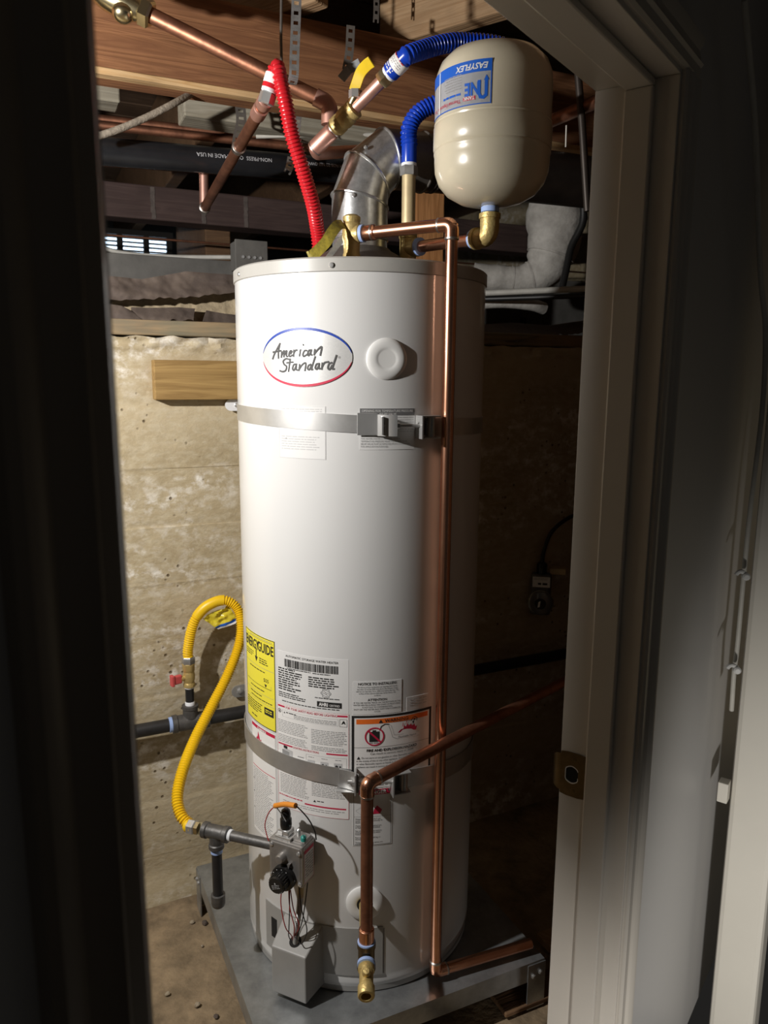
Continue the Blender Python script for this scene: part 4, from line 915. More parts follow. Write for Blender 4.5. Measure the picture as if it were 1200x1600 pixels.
dl = MB().lathe([(.0255, -.008), (.0255, .008), (.0245, .011), (.0180, .012), (.0172, .030), (.0155, .033), (.0001, .0334)], gp(-.001, .3125, -.962), gn, 36).build('dial', 'black_plastic', gv, label='black temperature dial')
kn = MB()
for k in range(24):
    a = 2*math.pi*k/24; c_ = gp(-.001, .3125+.021, -.962)+gt*.0176*math.cos(a)+Z*.0176*math.sin(a); kn.cyl(c_-gn*.008, c_+gn*.008, .0013, 6)
kn.build('knurling', 'black_plastic', dl)
pr = Print(lambda s_, t_, lf: gp(-.001+s_*.9-t_*.3, .3125+.0335+lf, -.962+t_*.9+s_*.35)); pr.greek('ink_pale', -.009, .010, .002, -.010, .0032, .3); pr.poly('ink_pale', [(-.001, .004), (.003, .004), (.001, .008)]); pr.build(dl)
pr = Print(lambda s_, t_, lf: gp(-.001+s_, .3125+.0122+lf, -.962+t_))
for k in range(9):
    a = math.radians(60+30*k); pr.ring('ink_pale', .0212*math.cos(a), .0212*math.sin(a), 0, .0011, 8, .0002)
pr.build(dl, 'scale_marks')
MB().obox(gp(-.028, .276, -.891), gt*.036, gn*.030, Z*.006).build('igniter_bracket', 'chrome', gv, smooth=False, bevel=.001)
ib = MB().prism([gp(-.024, .280, -.885), gp(.002, .280, -.885), gp(.002, .303, -.885), gp(-.024, .303, -.885)], Z*.012).build('igniter_block', 'chrome', gv, smooth=False, bevel=.003)
MB().lathe([(.0105, 0), (.0115, .008), (.0115, .020), (.0092, .023), (.0100, .030), (.0085, .038), (.0040, .042), (.0001, .0425)], gp(-.011, .291, -.874), Z, 20).build('igniter_button', 'black_plastic', ib)
MB().obox(gp(-.022, .303, -.884), gt*.010, gn*.001, Z*.008).build('igniter_tag', 'paper_white', ib, smooth=False)
MB().obox(gp(.008, .272, -.891), gt*.028, gn*.026, Z*.006).build('top_bracket', 'cast_alloy', gv, smooth=False, bevel=.001)
MB().lathe([(.0055, 0), (.0055, .008), (.003, .011)], gp(.032, .296, -.886), Z, 12).build('green_plug', 'green_plastic', gv)
MB().lathe([(.004, 0), (.004, .012), (.002, .014)], gp(.014, .285, -.886), Z, 12).build('chrome_stud', 'chrome', gv)
# orange sleeve and thin leads
oa, ob = at(430, 1259, 1.37), at(462, 1259, 1.33)
MB().tube(spline([oa, (oa+ob)/2+Z*.003, ob], 6), .0052, 12).build('orange_sleeve', 'wire_orange', gv)
MB().tube(spline([oa, at(420, 1270, 1.375), at(414, 1288, 1.375), at(417, 1305, 1.37), at(420, 1314, 1.365)], 8), .0011, 6).build('lead_wire', 'wire_red', gv)
MB().tube(spline([ob, at(472, 1268, 1.33), at(484, 1283, 1.33), at(492, 1300, 1.33), at(494, 1312, 1.33)], 8), .0014, 6).build('lead_wire', 'wire_black', gv)
MB().tube(spline([at(447, 1284, 1.325), at(440, 1272, 1.34), oa], 8), .0010, 6).build('lead_wire', 'wire_black', gv)
bh_ = hc+topn*.001
for k, (m_, p_) in enumerate((('wire_red', [gp(-.012, .305, -.985), gp(-.016, .306, -1.03), gp(-.004, .310, -1.075), gp(.004, .300, -1.10)]),
        ('wire_red', [gp(.002, .305, -.985), gp(.006, .308, -1.03), gp(.016, .308, -1.07), gp(.010, .300, -1.10)]),
        ('wire_red', [gp(.005, .305, -.985), gp(.015, .309, -1.03), gp(.026, .306, -1.065), gp(.014, .300, -1.095)]),
        ('wire_black', [gp(.003, .303, -.985), gp(.004, .306, -1.04), gp(.002, .306, -1.08), gp(-.002, .300, -1.105)]),
        ('wire_black', [gp(.037, .290, -.975), gp(.034, .296, -1.02), gp(.028, .298, -1.06), gp(.016, .298, -1.10)]),
        ('wire_black', [gp(.022, .300, -.980), gp(.030, .303, -1.03), gp(.040, .300, -1.075), gp(.030, .305, -1.105), gp(.012, .300, -1.10)]))):
    MB().tube(spline(p_+[bh_-Z*.012], 8), .0011, 6).build('lead_wire', m_, gv)
MB().cyl(gp(.022, .290, -.985), gp(.021, .293, -1.012), .0062, 14).build('tube_sleeve', 'nipple_tan', gv)
corrugated(spline([gp(.021, .293, -1.005), gp(.020, .296, -1.04), gp(.014, .297, -1.08), hc-Z*.012], 14), .0062, .0014, .0034, 4, 12).build('flex_tube', 'steel', gv)

# ================================================================== earthquake straps
def strap(label, z0, As, Bs, wd, a_end, a_start, rr_=R+.0016):
    t = thing('seismic_strap', label, 'strap', (HX, HY, z0-wd/2), 'straps around the heater')
    zf = lambda az: z0+As*math.sin(math.radians(az))+Bs*math.cos(math.radians(az))
    b = MB(); n = 150; vs = []
    for k in range(n+1):
        az = a_start+(360-(a_start-a_end))*k/n
        for r_, dz in ((rr_, -wd/2), (rr_, wd/2), (rr_-.0014, wd/2), (rr_-.0014, -wd/2)): vs.append(hp(az, r_, zf(az)+dz))
    fs = [(3, 2, 1, 0), tuple(4*n+i for i in (0, 1, 2, 3))]
    for k in range(n):
        for i in range(4): j = (i+1) % 4; fs.append((4*k+i, 4*k+4+i, 4*k+4+j, 4*k+j))
    b.add(vs, fs).build('band', 'strap_steel', t); return t, zf
def block(az, s_, r_, z_, ds, dr, dz): return MB().cbox(hp(az, R, 0)*1+ht(az)*s_+hn(az)*r_+Z*z_, ht(az), hn(az), Z, ds, dr, dz)
t, zf = strap('upper steel strap around the heater, just below the oval badge', -.0860, -.0115, .0005, .0318, 15.0, 25.5)
z_ = zf(8)
block(4.5, 0, .0045, zf(4)+.001, .036, .0015, .040).build('buckle_plate', 'chrome', t, smooth=False, bevel=.001)
MB().grid(lambda i, j: hp(8.5+7.0*i, R+.005+.016*math.sin(i*1.5), z_-.019+.038*j), 10, 2, hn(12)*.002).build('buckle_lug', 'chrome', t)
block(10.0, 0, .012, z_, .0035, .020, .032).build('buckle_flange', 'chrome', t, smooth=False, bevel=.0006)
MB().lathe([(.0065, 0), (.0065, .006)], hp(15.4, R+.016, z_), ht(15.4), 6).build('nut', 'steel', t)
MB().cyl(hp(10, R+.013, z_), hp(26, R+.018, z_-.001), .0028, 12).build('bolt', 'steel', t)
z2 = zf(28)
block(25.2, 0, .014, z2, .0035, .026, .042).build('buckle_flange', 'chrome', t, smooth=False, bevel=.0006)
for sgn in (-1, 1): block(29.5, 0, .014, z2+sgn*.0195, .036, .024, .0025).build('buckle_cheek', 'copper_old' if 0 else 'steel', t, smooth=False, bevel=.0006)
MB().cyl(hp(30.5, R+.012, z2-.018), hp(30.5, R+.012, z2+.018), .0085, 16).build('roller', 'steel', t)
t, zf = strap('lower steel strap around the heater, below the warning label', -.7855, -.0210, .0165, .0375, -2.0, 16.5, R+.0030)
z_ = zf(-2)
MB().grid(lambda i, j: hp(-7+8.5*i, R+.003+.018*i*i, z_-.019+.038*j), 10, 2, hn(0)*.0025).build('buckle_lug', 'steel', t)
block(.2, .0, .016, z_, .0035, .030, .042).build('buckle_flange', 'steel', t, smooth=False, bevel=.0008)
block(-3.6, 0, .008, z_-.0215, .040, .020, .002).build('buckle_cheek', 'steel', t, smooth=False, bevel=.0006)
MB().cyl(hp(-3, R+.017, z_), hp(15.5, R+.021, z_-.002), .0034, 12).build('bolt', 'steel', t)
for az in (-1.2, 1.8): MB().lathe([(.0070, 0), (.0070, .005)], hp(az, R+.018, z_), ht(az), 6).build('nut', 'steel', t)
z2 = zf(18)
block(15.2, 0, .016, z2, .0035, .030, .046).build('buckle_flange', 'steel', t, smooth=False, bevel=.0008)
for sgn in (-1, 1): block(19.2, 0, .013, z2+sgn*.0205, .036, .022, .0025).build('buckle_cheek', 'steel', t, smooth=False, bevel=.0006)
MB().cyl(hp(20.5, R+.012, z2-.019), hp(20.5, R+.012, z2+.019), .0085, 16).build('roller', 'steel', t)
MB().prism([hp(2, R+.004, z_-.02), hp(3.5, R+.004, z_-.02), hp(4.5, R+.004, z_-.055), hp(3.2, R+.004, z_-.055)], hn(3)*.003).build('strap_tail', 'galv', t, smooth=False)

# ================================================================== relief valve and its discharge pipe
tv = V((-.0645, 1.50, 0)); TX, TY = .1150, 1.412
t = thing('relief_valve_pipe', 'copper relief pipe running from the brass valve down the heater front', 'pipe', (TX, TY, -1.235))
MB().lathe([(.0135, .190), (.0135, .212), (.0165, .214), (.0165, .222), (.0150, .226), (.0160, .245), (.0175, .250), (.0175, .275), (.0155, .279), (.0165, .283), (.0165, .289), (.0110, .293), (.0001, .294)], tv, Z, 24).build('valve_body', 'brass', t)
te = V((TX, TY, .262)); tb = V((TX, TY, -1.224)); td = (V((tv.x, tv.y, .258))-te).normalized(); tl = (V((tv.x, tv.y, .258))-te).length
vs0 = te+td*(tl-.016)
MB().lathe([(.0155, .016), (.0165, .012), (.0165, .002), (.0145, 0)], vs0+td*-.004, td, 20).build('outlet', 'brass', t)
MB().lathe([(.0140, 0), (.0158, .001), (.0158, .007), (.0140, .008)], te+td*(tl-.027), td, 20).build('thread_tape', 'tape_blue', t)
MB().lathe([(.0112, 0), (.0140, .002), (.0140, .022), (.0125, .024)], te+td*(tl-.050), td, 20).build('adapter', 'copper', t)
MB().lathe([(.0112, 0), (.0146, .001), (.0146, .004), (.0112, .005)], te+td*(tl-.046), td, 20).build('solder_joint', 'solder', t)
e_end = onz(829, 1474, -1.224)
pipe_run(t, [te+td*(tl-.03), te, tb, e_end], .0111, 'copper', leg=.024)
# test lever with its woven yellow tag
lv = [at(537, 351, 1.49), at(528, 352, 1.475), at(518, 364, 1.46), at(508, 380, 1.45), at(490, 398, 1.44), at(482, 402, 1.44)]
lp = spline(lv, 8)
mat('tag_yellow', (.50, .40, .05), .6, c2=(.22, .18, .03), scale=120)
tg = ribbon(lp, .020, .0016, (1, 0, -1)).build('lever_tag', 'tag_yellow', t, smooth=False, label='woven yellow tag on the test lever')
rib_ = MB(); lr = resample(lp, .0022)
for i, p in enumerate(lr[1:-1]):
    d_ = (lr[i+2]-lr[i]).normalized(); sd = V((1, 0, -1)); sd = (sd-d_*sd.dot(d_)).normalized()*.0095; rib_.tube([p-sd, p+sd], .0009, 5)
rib_.build('weave', 'label_yellow', tg, kind='stuff')
MB().prism([at(537, 362, 1.50), at(541, 372, 1.50), at(520, 400, 1.50), at(508, 402, 1.50)], V((0, .003, .001))).build('test_lever', 'galv', t, smooth=False)

# ================================================================== vent elbow and pipe
vt = thing('vent_pipe', 'galvanized vent elbow rising from the heater top into a dark pipe', 'vent pipe', (HX, HY, .20))
MB().lathe([(.150, .196), (.146, .205), (.100, .228), (.066, .246), (.060, .252), (.055, .253)], (HX-.003, HY, 0), Z, 40).build('draft_hood', 'galv_dull', vt)
for az in (-70, -25, 60): MB().cbox(hp(az, .135, .198), ht(az), hn(az), Z, .022, .022, .012).build('hood_foot', 'galv', vt, smooth=False)
VR = .0575; vax = V((-.054, 1.631, 0)); vu = V((.906, .423, 0))
def vring(c, tilt, r=VR): 
    a = math.radians(tilt); nn = Z*math.cos(a)+vu*math.sin(a); e1 = V((-.423, .906, 0)); e2 = nn.cross(e1).normalized(); return c, e1, e2, nn, r
def loft(mb, rings, n=40):
    vs = []
    for c, e1, e2, nn, r in rings:
        for k in range(n): a = 2*math.pi*k/n; vs.append(c+(e1*math.cos(a)+e2*math.sin(a))*r)
    fs = []
    for i in range(len(rings)-1):
        for k in range(n): k2 = (k+1) % n; fs.append((i*n+k, i*n+k2, (i+1)*n+k2, (i+1)*n+k))
    return mb.add(vs, fs)
c0 = V((-.054, 1.631, .245)); c1 = V((-.054, 1.631, .343)); c2 = V((-.040, 1.6375, .393)); c3 = V((-.002, 1.6555, .431)); c4 = V((.072, 1.690, .434)); c5 = V((.50, 1.90, .444))
MB().tube([c0, V((-.054, 1.631, .300))], VR*.97, 40, caps=False).build('collar', 'galv', vt)
for h in (.275, .268): MB().lathe([(VR*.97, -.002), (VR*1.015, 0), (VR*.97, .002)], V((-.054, 1.631, h)), Z, 40).build('bead', 'galv', vt)
R1, R2, R3, R4 = vring(c1, 14), vring(c2, 45, VR*1.0), vring(c3, 74, VR*1.01), vring(c4, 88, VR*.99)
loft(MB(), [vring(V((-.054, 1.631, .272)), 0, VR), R1]).build('elbow_gore', 'galv', vt)
loft(MB(), [R1, R2]).build('elbow_gore', 'galv', vt); loft(MB(), [R2, R3]).build('elbow_gore', 'galv', vt)
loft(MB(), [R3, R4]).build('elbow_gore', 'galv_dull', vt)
for q_ in (R1, R2, R3, R4):
    c, e1, e2, nn, r = q_; ring_ = [c+(e1*math.cos(2*math.pi*k/48)+e2*math.sin(2*math.pi*k/48))*r for k in range(49)]
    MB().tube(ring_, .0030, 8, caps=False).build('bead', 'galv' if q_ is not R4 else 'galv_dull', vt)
MB().cyl(c4, c5, VR*.97, 40).build('horizontal_pipe', 'vent_dark', vt)
for k in (.02, .028): MB().lathe([(VR*.97, -.002), (VR*1.0, 0), (VR*.97, .002)], c4+vu*k, vu, 40).build('crimp', 'vent_dark', vt)
for p_, d_ in ((at(553, 305, 1.575), V((0, -1, 0))), (at(592, 283, 1.60), V((.5, -1, 0))), (at(572, 231, 1.59), V((-.4, -1, .5)))):
    MB().lathe([(.0042, 0), (.0042, .003), (.002, .005)], p_, d_, 6).build('screw', 'steel', vt)

# ================================================================== cold inlet: tee, nipple, branch to the expansion tank
cn = V((.0434, 1.60, 0)); tk = V((.183, 1.43, 0)); zb = .250
t = thing('cold_inlet', 'brass tee and tan nipple on the heater top, feeding the cream tank', 'pipe fitting', (cn.x, cn.y, .19))
MB().lathe([(.0150, .190), (.0165, .192), (.0165, .268), (.0180, .269), (.0180, .278), (.0140, .280)], cn, Z, 20).build('tee', 'brass', t)
MB().cyl(cn+Z*.27, cn+Z*.386, .0134, 20).build('nipple', 'nipple_tan', t)
bdv = (V((tk.x, tk.y, zb-.006))-V((cn.x, cn.y, zb))); bl_ = bdv.length; bdn = bdv.normalized(); bo = V((cn.x, cn.y, zb))
MB().lathe([(.0140, 0), (.0165, .008), (.0180, .022), (.0180, .030), (.0140, .031)], bo, bdn, 20).build('tee_branch', 'brass', t)
MB().lathe([(.0130, 0), (.0172, .001), (.0172, .007), (.0130, .008)], bo+bdn*.031, bdn, 20).build('thread_tape', 'tape_blue', t)
MB().cyl(bo+bdn*.03, bo+bdn*(bl_-.03), .0112, 20).build('branch_pipe', 'copper', t)
el = bo+bdn*bl_
MB().tube(fillet([el-bdn*.036, el, el+Z*.040], .022), .0172, 20).build('brass_elbow', 'brass', t)
for q_, d_ in ((el-bdn*.036, -bdn), (el+Z*.040, Z)): MB().lathe([(.0150, -.010), (.0192, -.009), (.0192, -.001), (.0150, 0)], q_, d_, 20).build('elbow_collar', 'brass', t)
MB().lathe([(.0120, 0), (.0165, .001), (.0165, .006), (.0120, .007)], el-bdn*.043, bdn, 20).build('thread_tape', 'tape_blue', t)
# expansion tank
TR = .1000; tz0, tz1 = .305, .550
et = thing('expansion_tank', 'cream expansion tank hanging upside down above the heater', 'tank', (tk.x, tk.y, el.z+.05))
prof = [(.001, tz0-.010), (.030, tz0-.009), (.055, tz0-.003), (.078, tz0+.010), (.092, tz0+.026), (.0985, tz0+.044), (TR, tz0+.062), (TR, .377), (TR+.0012, .379), (TR+.0012, .3825), (TR, .385), (TR+.0022, .388), (TR+.0022, .421), (TR+.0005, .425), (TR+.0012, .4275), (TR, .430), (TR, .492), (TR-.002, .508), (TR-.008, .523), (TR-.022, .537), (.058, .545), (.03, .549), (.001, .550)]
MB().lathe(prof, tk, Z, 72).build('shell', 'tank_cream', et)
MB().lathe([(.0135, el.z+.042), (.0135, el.z+.052), (.0165, el.z+.053), (.0165, tz0-.008)], tk, Z, 18).build('nipple', 'tape_white', et)
MB().lathe([(.0140, 0), (.0160, .001), (.0160, .009), (.0140, .010)], V((tk.x, tk.y, el.z+.041)), Z, 18).build('thread_tape', 'tape_blue', et)
cam_az = math.atan2(-tk.x, tk.y)
def tank_fn(s_, t_, lf):
    a = s_/TR+cam_az; return V((tk.x+(TR+lf)*math.sin(a), tk.y-(TR+lf)*math.cos(a), t_))
t0, t1 = math.radians(-88)*TR, math.radians(-2)*TR; l0, l1 = .4325, .4995
lb = MB().grid(lambda i, j: tank_fn(t0+(t1-t0)*i, l0+(l1-l0)*j, .0006), 30, 3, (0, 0, 0)).build('tank_label', 'ink_lightgrey', et, label='silver and blue tank label, upside down')
pr = Print(tank_fn)
pr.frame('ink_brightblue', t0, t1, l0, l1, .0016, .0010); pr.quad('ink_brightblue', t0, t1, l1-.0185, l1, .0011)
pr.text('label_white', 'EASYFLEX', t1-.033, l1-.0055, .0125, flip=True, shear=.25, bold=.0003, lift=.0016); pr.greek('label_white', t1-.034, t1-.006, l1-.0022, l1-.004, .002, .5, lift=.0015)
pr.text('ink_brightblue', 'NE', t1-.032, l0+.033, .0265, flip=True, bold=.0009, sx=.75, lift=.0014)
u_ = t1-.0145
pr.stroke('ink_brightblue', [(u_-.0055, l0+.034), (u_-.0055, l0+.016), (u_-.003, l0+.0105), (u_+.002, l0+.0095), (u_+.006, l0+.013), (u_+.006, l0+.036)], .0050, .0014)
pr.poly('ink_brightblue', [(u_+.0020, l0+.035), (u_+.006, l0+.043), (u_+.0105, l0+.035)], .0014)
pr.quad('ink_red', t1-.047, t1-.026, l0+.0075, l0+.0135, .0013); pr.text('label_white', 'TANK', t1-.0365, l0+.0130, .0070, flip=True, bold=.0002, lift=.0018)
pr.text('ink_red', 'Thermal Expansion Tank', t1-.052, l0+.012, .0085, flip=True, align='LEFT', lift=.0014, sx=.9)
pr.greek('ink_brightblue', t1-.092, t1-.052, l0+.0215, l0+.0170, .0042, .75, lift=.0014)
for k in range(6): pr.greek('ink_grey', t1-.085-.004*(k % 2), t1-.051, l0+.0290+.0042*k, l0+.0290+.0042*k-.003, .0029, .42, lift=.0013)
sx_ = math.radians(-62)*TR; pr.quad('label_white', sx_-.0015, sx_+.0020, l0+.001, l1-.018, .0015); pr.quad('tape_blue', sx_-.002, sx_+.003, l1-.018, l1-.001, .0016)
pr.build(lb)

# blue hose looping behind the tank
t = thing('blue_hose', 'blue corrugated cold water hose looping behind the cream tank', 'hose', (cn.x, cn.y, .38))
MB().lathe([(.0165, 0), (.0175, .002), (.0175, .016), (.0160, .018)], cn+Z*.386, Z, 6).build('nut', 'steel', t)
MB().lathe([(.0135, 0), (.0150, .001), (.0150, .006), (.0135, .007)], cn+Z*.403, Z, 20).build('white_collar', 'tape_white', t)
MB().lathe([(.0140, 0), (.0148, .002), (.0148, .042), (.0130, .044)], cn+Z*.409, Z, 20).build('cuff', 'blue_plastic', t)
C2 = C1+cdx*.043
bpath = spline([cn+Z*.440, cn+V((0, .002, .475)), cn+V((.020, .006, .505)), cn+V((.062, .010, .523)), V((.16, 1.615, .522)), V((.225, 1.62, .525)), V((.268, 1.61, .550)), V((.258, 1.59, .588)), V((.215, 1.57, .608)), at(728, 66, 1.555), at(698, 68, 1.54), at(670, 75, 1.525), C2+cdx*.012, C2], 22)
corrugated(bpath, .0168, .0034, .0072, 5, 20).build('corrugated_sleeve', 'blue_plastic', t)
MB().lathe([(.0150, 0), (.0168, .002), (.0168, .013), (.0150, .015)], C1+cdx*.011, cdx, 20).build('cuff', 'blue_plastic', t)
pr = Print(lambda s_, t_, lf: C1+cdx*(.008+t_)+(V((0, -1, .3))-cdx*V((0, -1, .3)).dot(cdx)).normalized()*(.0170+lf)*math.cos(s_/.017)+cdx.cross(V((0, -1, .3))).normalized()*(.0170+lf)*math.sin(s_/.017)); pr.greek('tape_white', -.012, .012, .0155, .006, .0045, .45, lift=.0002); pr.build(t.children[-1])
MB().lathe([(.0140, 0), (.0150, .002), (.0150, .007), (.0140, .009)], C1+cdx*.005, cdx, 20).build('white_collar', 'tape_white', t)
tgw = MB().lathe([(.0168, 0), (.0174, .001), (.0174, .018), (.0168, .019)], C1+cdx*.025, cdx, 20).build('paper_band', 'paper_white', t)
pr = Print(lambda s_, t_, lf: C1+cdx*(.0235+t_)+(V((0, -1, .3))-cdx*V((0, -1, .3)).dot(cdx)).normalized()*(.0175+lf)*math.cos(s_/.0172)+cdx.cross(V((0, -1, .3))).normalized()*(.0175+lf)*math.sin(s_/.0172)); pr.greek('ink_red', -.016, .018, .0205, .016, .0042, .35, lift=.0002); pr.greek('ink_grey', -.016, .018, .0155, .003, .0036, .35, lift=.0002); pr.build(tgw)
MB().lathe([(.0150, -.018), (.0165, -.016), (.0165, -.002), (.0140, 0)], C1+cdx*.008, cdx, 6).build('nut', 'brass_bright', t)

# red hose
t = thing('red_hose', 'red corrugated hot water hose bent sharply down to the heater', 'hose', (-.133, 1.62, .20))
pk = at(431, 106, 1.485)
rd = (pk-h1).normalized()
MB().lathe([(.0125, -.012), (.0150, -.010), (.0150, .006), (.0130, .008)], h1, rd, 6).build('nut', 'steel', t)
MB().lathe([(.0135, 0), (.0145, .001), (.0145, .006), (.0135, .007)], h1+rd*.008, rd, 18).build('white_collar', 'tape_white', t)
MB().lathe([(.0140, 0), (.0148, .001), (.0148, .008), (.0140, .009)], h1+rd*.014, rd, 18).build('cuff', 'red_plastic', t)
MB().lathe([(.0146, 0), (.0151, .001), (.0151, .016), (.0146, .017)], h1+rd*.022, rd, 18).build('paper_band', 'paper_white', t)
rp = spline([h1+rd*.030, pk-rd*.016, pk+V((.002, 0, .001)), at(437, 122, 1.48), at(446, 160, 1.485), at(456, 210, 1.50), at(472, 262, 1.52), at(489, 320, 1.56), at(496, 362, 1.60), V((-.1335, 1.62, .225)), V((-.133, 1.62, .19))], 18)
corrugated(rp, .0146, .0030, .0066, 5, 18).build('corrugated_sleeve', 'red_plastic', t)

# ================================================================== gas line on the wall, hose, drip leg
gv0 = VW-.050
ga, gb, gc = onv(60, 1158, gv0), onv(298, 1127, gv0), None
ga = gb-U*.75; gc = gb+U*1.55; ga.z = gb.z-.004; gc.z = gb.z+.004
t = thing('gas_pipe', 'black iron gas pipe along the concrete wall with a tee and shutoff', 'pipe', gb)
MB().cyl(ga, gb, .0167, 20).build('pipe', 'black_iron', t); MB().cyl(gb, gc, .0167, 20).build('pipe', 'black_iron', t)
te_ = MB().lathe([(.0170, -.046), (.0225, -.045), (.0225, -.034), (.0205, -.032), (.0205, .032), (.0225, .034), (.0225, .045), (.0170, .046)], gb, U, 24).build('tee', 'iron_fitting', t)
MB().lathe([(.0185, .012), (.0185, .034), (.0205, .036), (.0205, .044), (.0150, .045)], gb, Z, 20).build('tee_branch', 'iron_fitting', te_)
MB().lathe([(.0165, 0), (.0192, .001), (.0192, .008), (.0165, .009)], gb-U*.054, U, 20).build('thread_tape', 'tape_blue', t)
gz = lambda py: onv(300, py, gv0).z
zn0, zn1, zv1, zu1 = gb.z+.042, gz(1072), gz(1036), gz(1024)
gx_ = V((gb.x, gb.y, 0))
MB().cyl(gx_+Z*zn0, gx_+Z*zn1, .0107, 18).build('nipple', 'black_iron', t)
for z_ in (zn0, zn1-.004): MB().lathe([(.0107, 0), (.0122, .001), (.0122, .010), (.0107, .012)], gx_+Z*z_, Z, 18).build('thread_tape', 'tape_white', t)
sv = MB().lathe([(.0120, 0), (.0145, .001), (.0145, .008), (.0125, .012), (.0145, .020), (.0150, .030), (.0130, .040), (.0150, .043), (.0150, zv1-zn1), (.0115, zv1-zn1+.002)], gx_+Z*zn1, Z, 18).build('shutoff_valve', 'brass', t)
hcz = gx_+Z*(zn1+.026); hdv = (-U*.96-W_*.25).normalized()
MB().cyl(hcz, hcz+hdv*.022, .007, 12).build('stem', 'brass', sv)
MB().obox(hcz+hdv*.020-Z*.011-hdv.cross(Z)*.006, hdv*.026, Z*.022, hdv.cross(Z)*.012).build('handle', 'red_handle', sv, smooth=False, bevel=.003)
MB().obox(hcz+hdv*.040-Z*.014-hdv.cross(Z)*.008, hdv*.008, Z*.028, hdv.cross(Z)*.016).build('handle_tip', 'red_handle', sv, smooth=False, bevel=.002)
MB().lathe([(.0150, 0), (.0165, .002), (.0165, .016), (.0150, .018)], gx_+Z*(zv1), Z, 6).build('union_nut', 'steel', t)
# drip leg near the control valve
tee = V((-.338, 1.432, -.922)); gvl = gp(-.0385, .290, -.920)
axp = (tee-gvl).normalized()
t = thing('gas_drip_pipe', 'iron tee and capped drip leg joining the yellow hose to the gas valve', 'pipe fitting', tee-Z*.18)
MB().cyl(gvl, tee, .0103, 18).build('nipple', 'iron_fitting', t)
MB().lathe([(.0105, -.030), (.0165, -.029), (.0165, -.020), (.0145, -.018), (.0145, .018), (.0165, .020), (.0165, .029), (.0105, .030)], tee, axp, 20).build('tee', 'iron_fitting', t)
MB().lathe([(.0140, .008), (.0140, .024), (.0160, .026), (.0160, .034), (.0110, .035)], tee, -Z, 20).build('tee_branch', 'iron_fitting', t)
MB().lathe([(.0105, 0), (.0118, .001), (.0118, .007), (.0105, .008)], tee-axp*.038, axp, 18).build('thread_tape', 'tape_white', t)
MB().lathe([(.0107, 0), (.0122, .001), (.0122, .009), (.0107, .010)], tee-Z*.036, -Z, 18).build('thread_tape', 'tape_blue', t)
MB().cyl(tee-Z*.03, tee-Z*.150, .0106, 18).build('drop_nipple', 'black_iron', t)
MB().lathe([(.0110, .140), (.0145, .141), (.0145, .160), (.0130, .166), (.0100, .169), (.0001, .170)], tee, -Z, 18).build('cap', 'iron_fitting', t)
# yellow gas hose
t = thing('gas_hose', 'yellow corrugated gas hose looping beside the heater', 'hose', gx_+Z*(zu1-.1))
hs_ = gx_+Z*(zv1+.016); he = tee+axp*.062
hv = [(299, 985, 1.845), (308, 963, 1.84), (325, 946, 1.835), (350, 938, 1.83), (370, 950, 1.82), (377, 978, 1.80), (372, 1012, 1.78), (354, 1058, 1.75), (330, 1105, 1.71), (306, 1152, 1.66), (286, 1202, 1.60), (277, 1245, 1.555), (283, 1274, 1.525)]
hpts = [hs_, hs_+Z*.02] + [onv(*q) for q in hv] + [onv(297, 1289, 1.505), he+axp*.004, he-axp*.006]
yp = spline(hpts, 14)
corrugated(yp, .0130, .0030, .0058, 6, 18).build('corrugated_tube', 'yellow_plastic', t)
lp_ = [p for p in yp if True]
# smooth plastic sleeve along the top of the loop, and the crumpled tag
i0 = min(range(len(yp)), key=lambda i: (yp[i]-onv(308, 963, 1.84)).length); i1 = min(range(len(yp)), key=lambda i: (yp[i]-onv(352, 938, 1.83)).length)
MB().tube(yp[i0:i1], .0133, 18).build('sleeve', 'yellow_plastic', t)
sheet_pts_t = [(316, 966), (330, 957), (345, 952), (357, 946)]; sheet_pts_b = [(337, 981), (345, 978), (358, 974), (371, 968)]
def lerp2(L, t_):
    x = t_*(len(L)-1); k = min(int(x), len(L)-2); f_ = x-k; return (L[k][0]*(1-f_)+L[k+1][0]*f_, L[k][1]*(1-f_)+L[k+1][1]*f_)
def tagfn(i, j, o=0):
    a_, b_ = lerp2(sheet_pts_t, i), lerp2(sheet_pts_b, i); px, py = a_[0]*(1-j)+b_[0]*j, a_[1]*(1-j)+b_[1]*j
    p = onv(px, py, 1.835); return p-W_*(noise.noise(V((px*.12, py*.15, 0)))*.012*(1-.6*j)+o)
tgm = MB().grid(tagfn, 16, 12, W_*.0008).build('plastic_tag', 'yellow_film', t, label='crumpled yellow plastic tag')
MB().grid(lambda i, j: tagfn(.02+.96*i, .90+.15*j, .0012), 10, 2, W_*.0004).build('tag_stripe', 'ink_brightblue', tgm)
MB().grid(lambda i, j: tagfn(.02+.96*i, 1.05+.10*j, .0012), 10, 2, W_*.0004).build('tag_edge', 'paper_white', tgm)
MB().lathe([(.0130, 0), (.0152, .002), (.0152, .016), (.0130, .018)], he-axp*.014, axp, 6).build('hose_nut', 'steel', t)
MB().lathe([(.0125, 0), (.0140, .001), (.0140, .009), (.0110, .010)], he-axp*.024, axp, 6).build('adapter', 'brass_bright', t)

